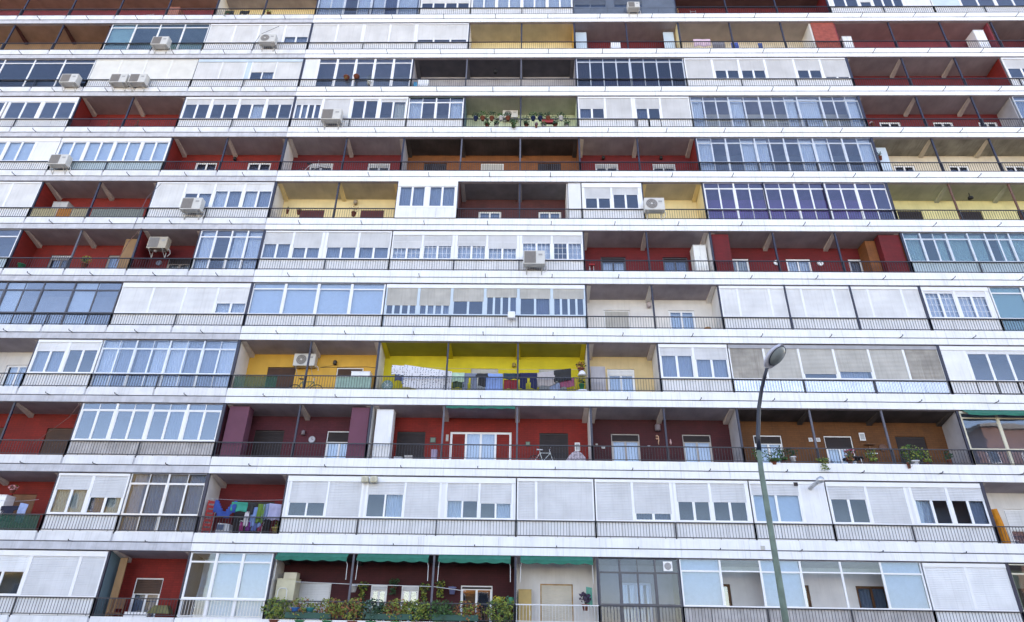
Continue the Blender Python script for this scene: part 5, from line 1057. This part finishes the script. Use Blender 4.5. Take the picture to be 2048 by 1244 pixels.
# TV-ish things, washing machine style blue bag
mb = MB(); mb.hexa([(-.12, -.1, 0), (.12, -.1, 0), (.12, .1, 0), (-.12, .1, 0), (-.08, -.06, .6), (.08, -.06, .6), (.08, .06, .6), (-.08, .06, .6)]); single('blue_bag', mb, mat('cyan_bag', (.03, .32, .55)), 'turquoise blue bag at the left end of the dark grey balcony', 'bag', loc=P3(2.07, 9, .36, .25))
mb = MB(); mb.lathe([(.14, 0), (.17, .2), (.16, .42)], 14); single('orange_pot', mb, mat('orange_pot', (.42, .20, .05)), 'small orange pot at the right end of the white balcony with the ornate lamp', 'pot', loc=P3(6.78, 4, .10, .25), smooth=True)
for u, m, lab in [(3.80, mat('yellow_can', (.55, .42, .02)), 'yellow watering can above the large bush under the awnings'), (3.95, mat('mint_ball', (.04, .30, .16)), 'mint green round can right of the yellow one')]:
    T = thing('watering_can', lab, 'watering can', P3(u, 0, .88, .38)); q = MB(); q.lathe([(.12, 0), (.13, .2), (.09, .26)], 14); q.build('can', m, T, True); q = MB(); q.tube([(-.12, 0, .1), (-.2, 0, .24), (-.1, 0, .3)], .014, 6); q.build('handle', m, T); q = MB(); q.tube([(.12, 0, .1), (.24, 0, .26)], .016, 6); q.build('spout', m, T)
for i, (u, m, lab) in enumerate([(1.38, mat('blue_bowl', (.02, .14, .42)), 'blue bowl among the climbers below the white door shutter'), (1.56, mat('teal_bowl', (.01, .20, .22)), 'teal bowl right of the blue one among the climbers')]):
    mb = MB(); mb.lathe([(.10, 0), (.17, .13), (.18, .14), (.15, .12)], 16); single('bowl', mb, m, lab, 'bowl', loc=P3(u, 0, .62, -.06), smooth=True)
for u, lab in [(1.55, 'dark green trough along the floor edge under the leftmost awning'), (2.52, 'dark green trough along the floor edge under the middle awning'), (3.30, 'dark green trough along the floor edge below the glass door')]:
    mb = MB(); mb.box(-.85, .85, -.10, .02, 0, .20); single('planter_trough', mb, mat('dark_green_trough', (.01, .07, .05)), lab, 'planter', loc=P3(u, 0, .40, -.04), bevel=.015)
T = thing('floor_basin', 'round green fan shaped basket at the left of the yellow balcony', 'basket', P3(2.16, 3, .60, .3)); q = MB(); q.lathe([(.26, 0), (.24, -.04), (.1, -.05)], 20, (0, 0, 0), 'y'); q.build('disc', mat('dull_teal', (.12, .22, .20)), T); q = MB()
for i in range(8): a = 6.2832 * i / 8; q.tube([(0, -.06, 0), (.24 * math.cos(a), -.06, .24 * math.sin(a))], .006, 4)
q.build('ribs', CHROME, T)

def cable(pts, label, m=BLK, r_=.011):
    P = [Vector(P3(*p)) for p in pts]; mb = MB(); mb.tube([q - P[0] for q in P], r_, 5); single('loose_cable', mb, m, label, 'cable', None, tuple(P[0]))
cable([(-1.98, 5, 2.6, -.05), (-2.1, 5, 1.9, -.06), (-2.16, 5, 1.2, -.05), (-2.2, 5, .5, -.06)], 'rust coloured cable hanging down beside the balcony with the yellow green bush', RUST, .016)
cable([(-.62, 10, 2.3, .0), (-.92, 10, 1.6, -.02), (-.98, 10, .9, -.04), (-.74, 10, .6, -.2)], 'black cable running down to the AC unit with round fan near the top left')
cable([(-2.02, 2, 2.5, -.03), (-2.1, 2, 1.9, -.05), (-2.35, 2, 1.2, -.02), (-2.5, 2, .8, .02)], 'thin brown cable sagging beside the big glazed gallery at lower left', RUST)
cable([(1.3, 3, 1.75, 1.09), (1.05, 3, 1.62, 1.09), (1.75, 3, 1.66, 1.09), (1.98, 3, 1.6, 1.09)], 'black cable along the amber wall over the door', BLK)
cable([(1.2, 0, 1.55, .3), (2.0, 0, 1.50, .25), (3.0, 0, 1.46, .25), (3.4, 0, 1.32, .3)], 'pale cord strung under the green awnings', RAILW)
cable([(-1.9, 6, 2.4, -.04), (-2.06, 6, 1.5, -.05), (-2.1, 6, .4, -.06), (-2.12, 6, -.4, -.05)], 'grey cable falling past the grey green screen', POSTG)

# ------------------------------------------------ awnings
def awning(u0, u1, r, label, y0=.02, out=.22, fall=.17, val=.14, arms=True, top=2.68):
    T = thing('awning', label, 'awning', P3(u0, r, 0, 0), 0, 'green cloth awnings'); wd = X(u1) - X(u0); zt = top; n = 44
    c = MB()
    for i in range(n):
        a, b = wd * i / n, wd * (i + 1) / n; sg = lambda t: .012 * math.sin(t * 3.1)
        c.quad((a, y0, zt), (b, y0, zt), (b, y0 - out, zt - fall + sg(b)), (a, y0 - out, zt - fall + sg(a)))
        v = lambda t: zt - fall - val * (.62 + .38 * abs(math.sin(t / wd * math.pi * 4.5)))
        c.quad((a, y0 - out, zt - fall + sg(a)), (b, y0 - out, zt - fall + sg(b)), (b, y0 - out - .015, v(b)), (a, y0 - out - .015, v(a)))
    o = c.build('cloth', GREEN, T); s_ = o.modifiers.new('thick', 'SOLIDIFY'); s_.thickness = .005
    q = MB(); q.tube([(0, y0 + .01, zt + .01), (wd, y0 + .01, zt + .01)], .022, 8); q.build('roller', POSTG, T)
    if arms:
        for s, x in ((1, .06), (-1, wd - .06)):
            q = MB(); q.tube([(x, y0 - out, zt - fall - .02), (x - s * .015, y0 - out * .7, zt - fall - .10), (x - s * .05, .0, zt - fall - .22), (x - s * .06, .0, 1.75)], .013, 6); q.build('arm', RAILW, T)
awning(1.05, 1.94, 0, 'leftmost of the four green awnings above the lowest balconies')
awning(2.06, 2.94, 0, 'second green awning from the left above the lowest balconies')
awning(3.06, 3.94, 0, 'third green awning, above the reflecting glass door')
awning(4.06, 4.94, 0, 'rightmost green awning, above the white balcony with the cream shutter')
awning(3.03, 3.97, 2, 'rolled up green awning above the white double door of the red balcony', out=.10, fall=.05, val=.10, arms=False, top=2.66)
awning(10.05, 12, 2, 'green awning above the cream framed gallery at the right edge', out=.30, fall=.22, val=.10, arms=False)

# ================================================================== STREET LAMP, GROUND AND THE BUILDINGS OPPOSITE
L = thing('street_lamp', 'tall green street lamp with curved top and oval head in front of the facade', 'street lamp', (16.736, -15, GROUND))
LG = mat('green_pole_paint', (.13, .19, .15), .5, .2, 5, stain=.5); LD = mat('dark_arm_paint', (.012, .018, .035), .4, .1, 6)
q = MB(); q.tube([(0, 0, 0), (0, 0, 2.2), (0, 0, 4.2), (.02, 0, 4.52)], .058, 14, True, .038); q.lathe([(.2, 0), (.2, .03), (.13, .04), (.12, .5), (.085, .55)], 14); q.build('pole', LG, L, True)
q = MB(); q.tube([(.02, 0, 4.50), (.045, 0, 4.79), (.131, -.03, 5.28), (.200, -.10, 5.58), (.25, -.20, 5.78), (.283, -.32, 5.92)], .038, 12, True, .028); q.build('arm', LD, L, True)
hd = bpy.data.objects.new('lamp_head', None)
def head_ring(t):  # outline of the cobra head along its length
    return .04 + .135 * math.sin(min(1, t * 1.05) * math.pi) ** .55 if t < .999 else .03
hb = MB(); rings = []; K = 18; NS_ = 16
for i in range(NS_ + 1):
    t = i / NS_; wv = head_ring(t) if t < 1 else .04; hv = .055 + .05 * math.sin(t * math.pi); n = len(hb.v); rings.append(n)
    for j in range(K):
        a = 6.2832 * j / K; hb.v.append((math.cos(a) * wv, -t * .62, math.sin(a) * hv * (1 if math.sin(a) > 0 else .35)))
for i in range(NS_):
    for j in range(K): hb.f.append((rings[i] + j, rings[i] + (j + 1) % K, rings[i + 1] + (j + 1) % K, rings[i + 1] + j))
hb.f.append(tuple(rings[0] + j for j in range(K))); hb.f.append(tuple(rings[-1] + j for j in range(K))[::-1])
bpy.data.objects.remove(hd)
HM = Matrix.Translation((.283, -.30, 5.91)) @ Matrix.Rotation(R(38), 4, 'Z') @ Matrix.Rotation(R(-42), 4, 'X') @ Matrix.Diagonal((1.05, .80, 1, 1))
o = hb.build('lamp_head', mat('lamp_head_grey', (.50, .50, .56), .35, .06, 5), L, True); o.matrix_local = HM
q = MB(); n = 30; ring = [(math.cos(6.2832 * i / n) * .150, -.36 + math.sin(6.2832 * i / n) * .235, -.042) for i in range(n)]
ring2 = [(x * .7, -.36 + (y + .36) * .7, -.085) for x, y, z in ring]
b0 = len(q.v); q.v += ring + ring2; q.v.append((0, -.36, -.095))
for i in range(n): q.f.append((i, (i + 1) % n, n + (i + 1) % n, n + i)); q.f.append((n + i, n + (i + 1) % n, 2 * n))
ls_ = q.build('lens', mat('lamp_lens', (.26, .29, .29), .25, .1, 6), o, True)
q = MB(); q.tube([(math.cos(6.2832 * i / n) * .156, -.36 + math.sin(6.2832 * i / n) * .242, -.038) for i in range(n + 1)], .008, 6, False); q.build('lens_ring', LD, o)

mb = MB(); mb.quad((-700, -700, GROUND), (700, -700, GROUND), (700, 700, GROUND), (-700, 700, GROUND)); struct(mb.build('ground', mat('ground_asphalt', (.07, .07, .07), .9, .2, .4)))
mb = MB(); mb.box(xl, xr, -6, 1.0, GROUND + .004, GROUND + .14); struct(mb.build('pavement', mat('pavement_tiles', (.30, .29, .27), .85, .12, .8)))
def opp(x0, x1, y0, y1, zt, m, label, roofm, hip=True, floors=None, wst=2.6):
    T = thing('opposite_building', label, 'building', ((x0 + x1) / 2, y1, GROUND)); a, b = x0 - (x0 + x1) / 2, x1 - (x0 + x1) / 2; d_ = y0 - y1; h = zt - GROUND
    q = MB(); q.box(a, b, d_, 0, 0, h); q.build('walls', m, T)
    q = MB(); e = .5
    if hip: c = (b - a) * .3; q.hexa([(a - e, d_ - e, h + .01), (b + e, d_ - e, h + .01), (b + e, e, h + .01), (a - e, e, h + .01), (a + c, d_ * .6, h + 2.2), (b - c, d_ * .6, h + 2.2), (b - c, d_ * .4, h + 2.2), (a + c, d_ * .4, h + 2.2)])
    else: q.box(a - .2, b + .2, d_ - .2, .2, h + .01, h + .5)
    q.build('roof', roofm, T)
    z = 1.2
    while z + 1.6 < h:
        x = a + 1.2
        while x + 1.2 < b:
            f = MB(); f.box(x, x + 1.2, -.02, .05, z, z + 1.4); fo = f.build('window', PVC, T); g = MB(); g.box(x + .08, x + 1.12, .052, .058, z + .08, z + 1.32); g.build('pane', mat('far_pane', (.05, .07, .10), .1), fo); x += wst
        z += 3.0
opp(-47, -29, -62, -45, 18.5, mat('cream_render', (.66, .46, .20), .85, .08, 1), 'cream hipped roof house reflected in the lower left windows', mat('roof_tile', (.36, .16, .10), .8, .2, 3))
opp(1.5, 12.5, -62, -46, 5.0, mat('orange_render', (.62, .26, .07), .85, .08, 1), 'low orange house opposite, reflected in the glass door under the awnings', mat('roof_tile2', (.36, .18, .12), .8, .2, 3))
opp(64, 92, -60, -45, 21.5, mat('brown_brick', (.22, .11, .08), .85, .12, 1), 'brown brick block reflected in the right hand windows', CONC, False)
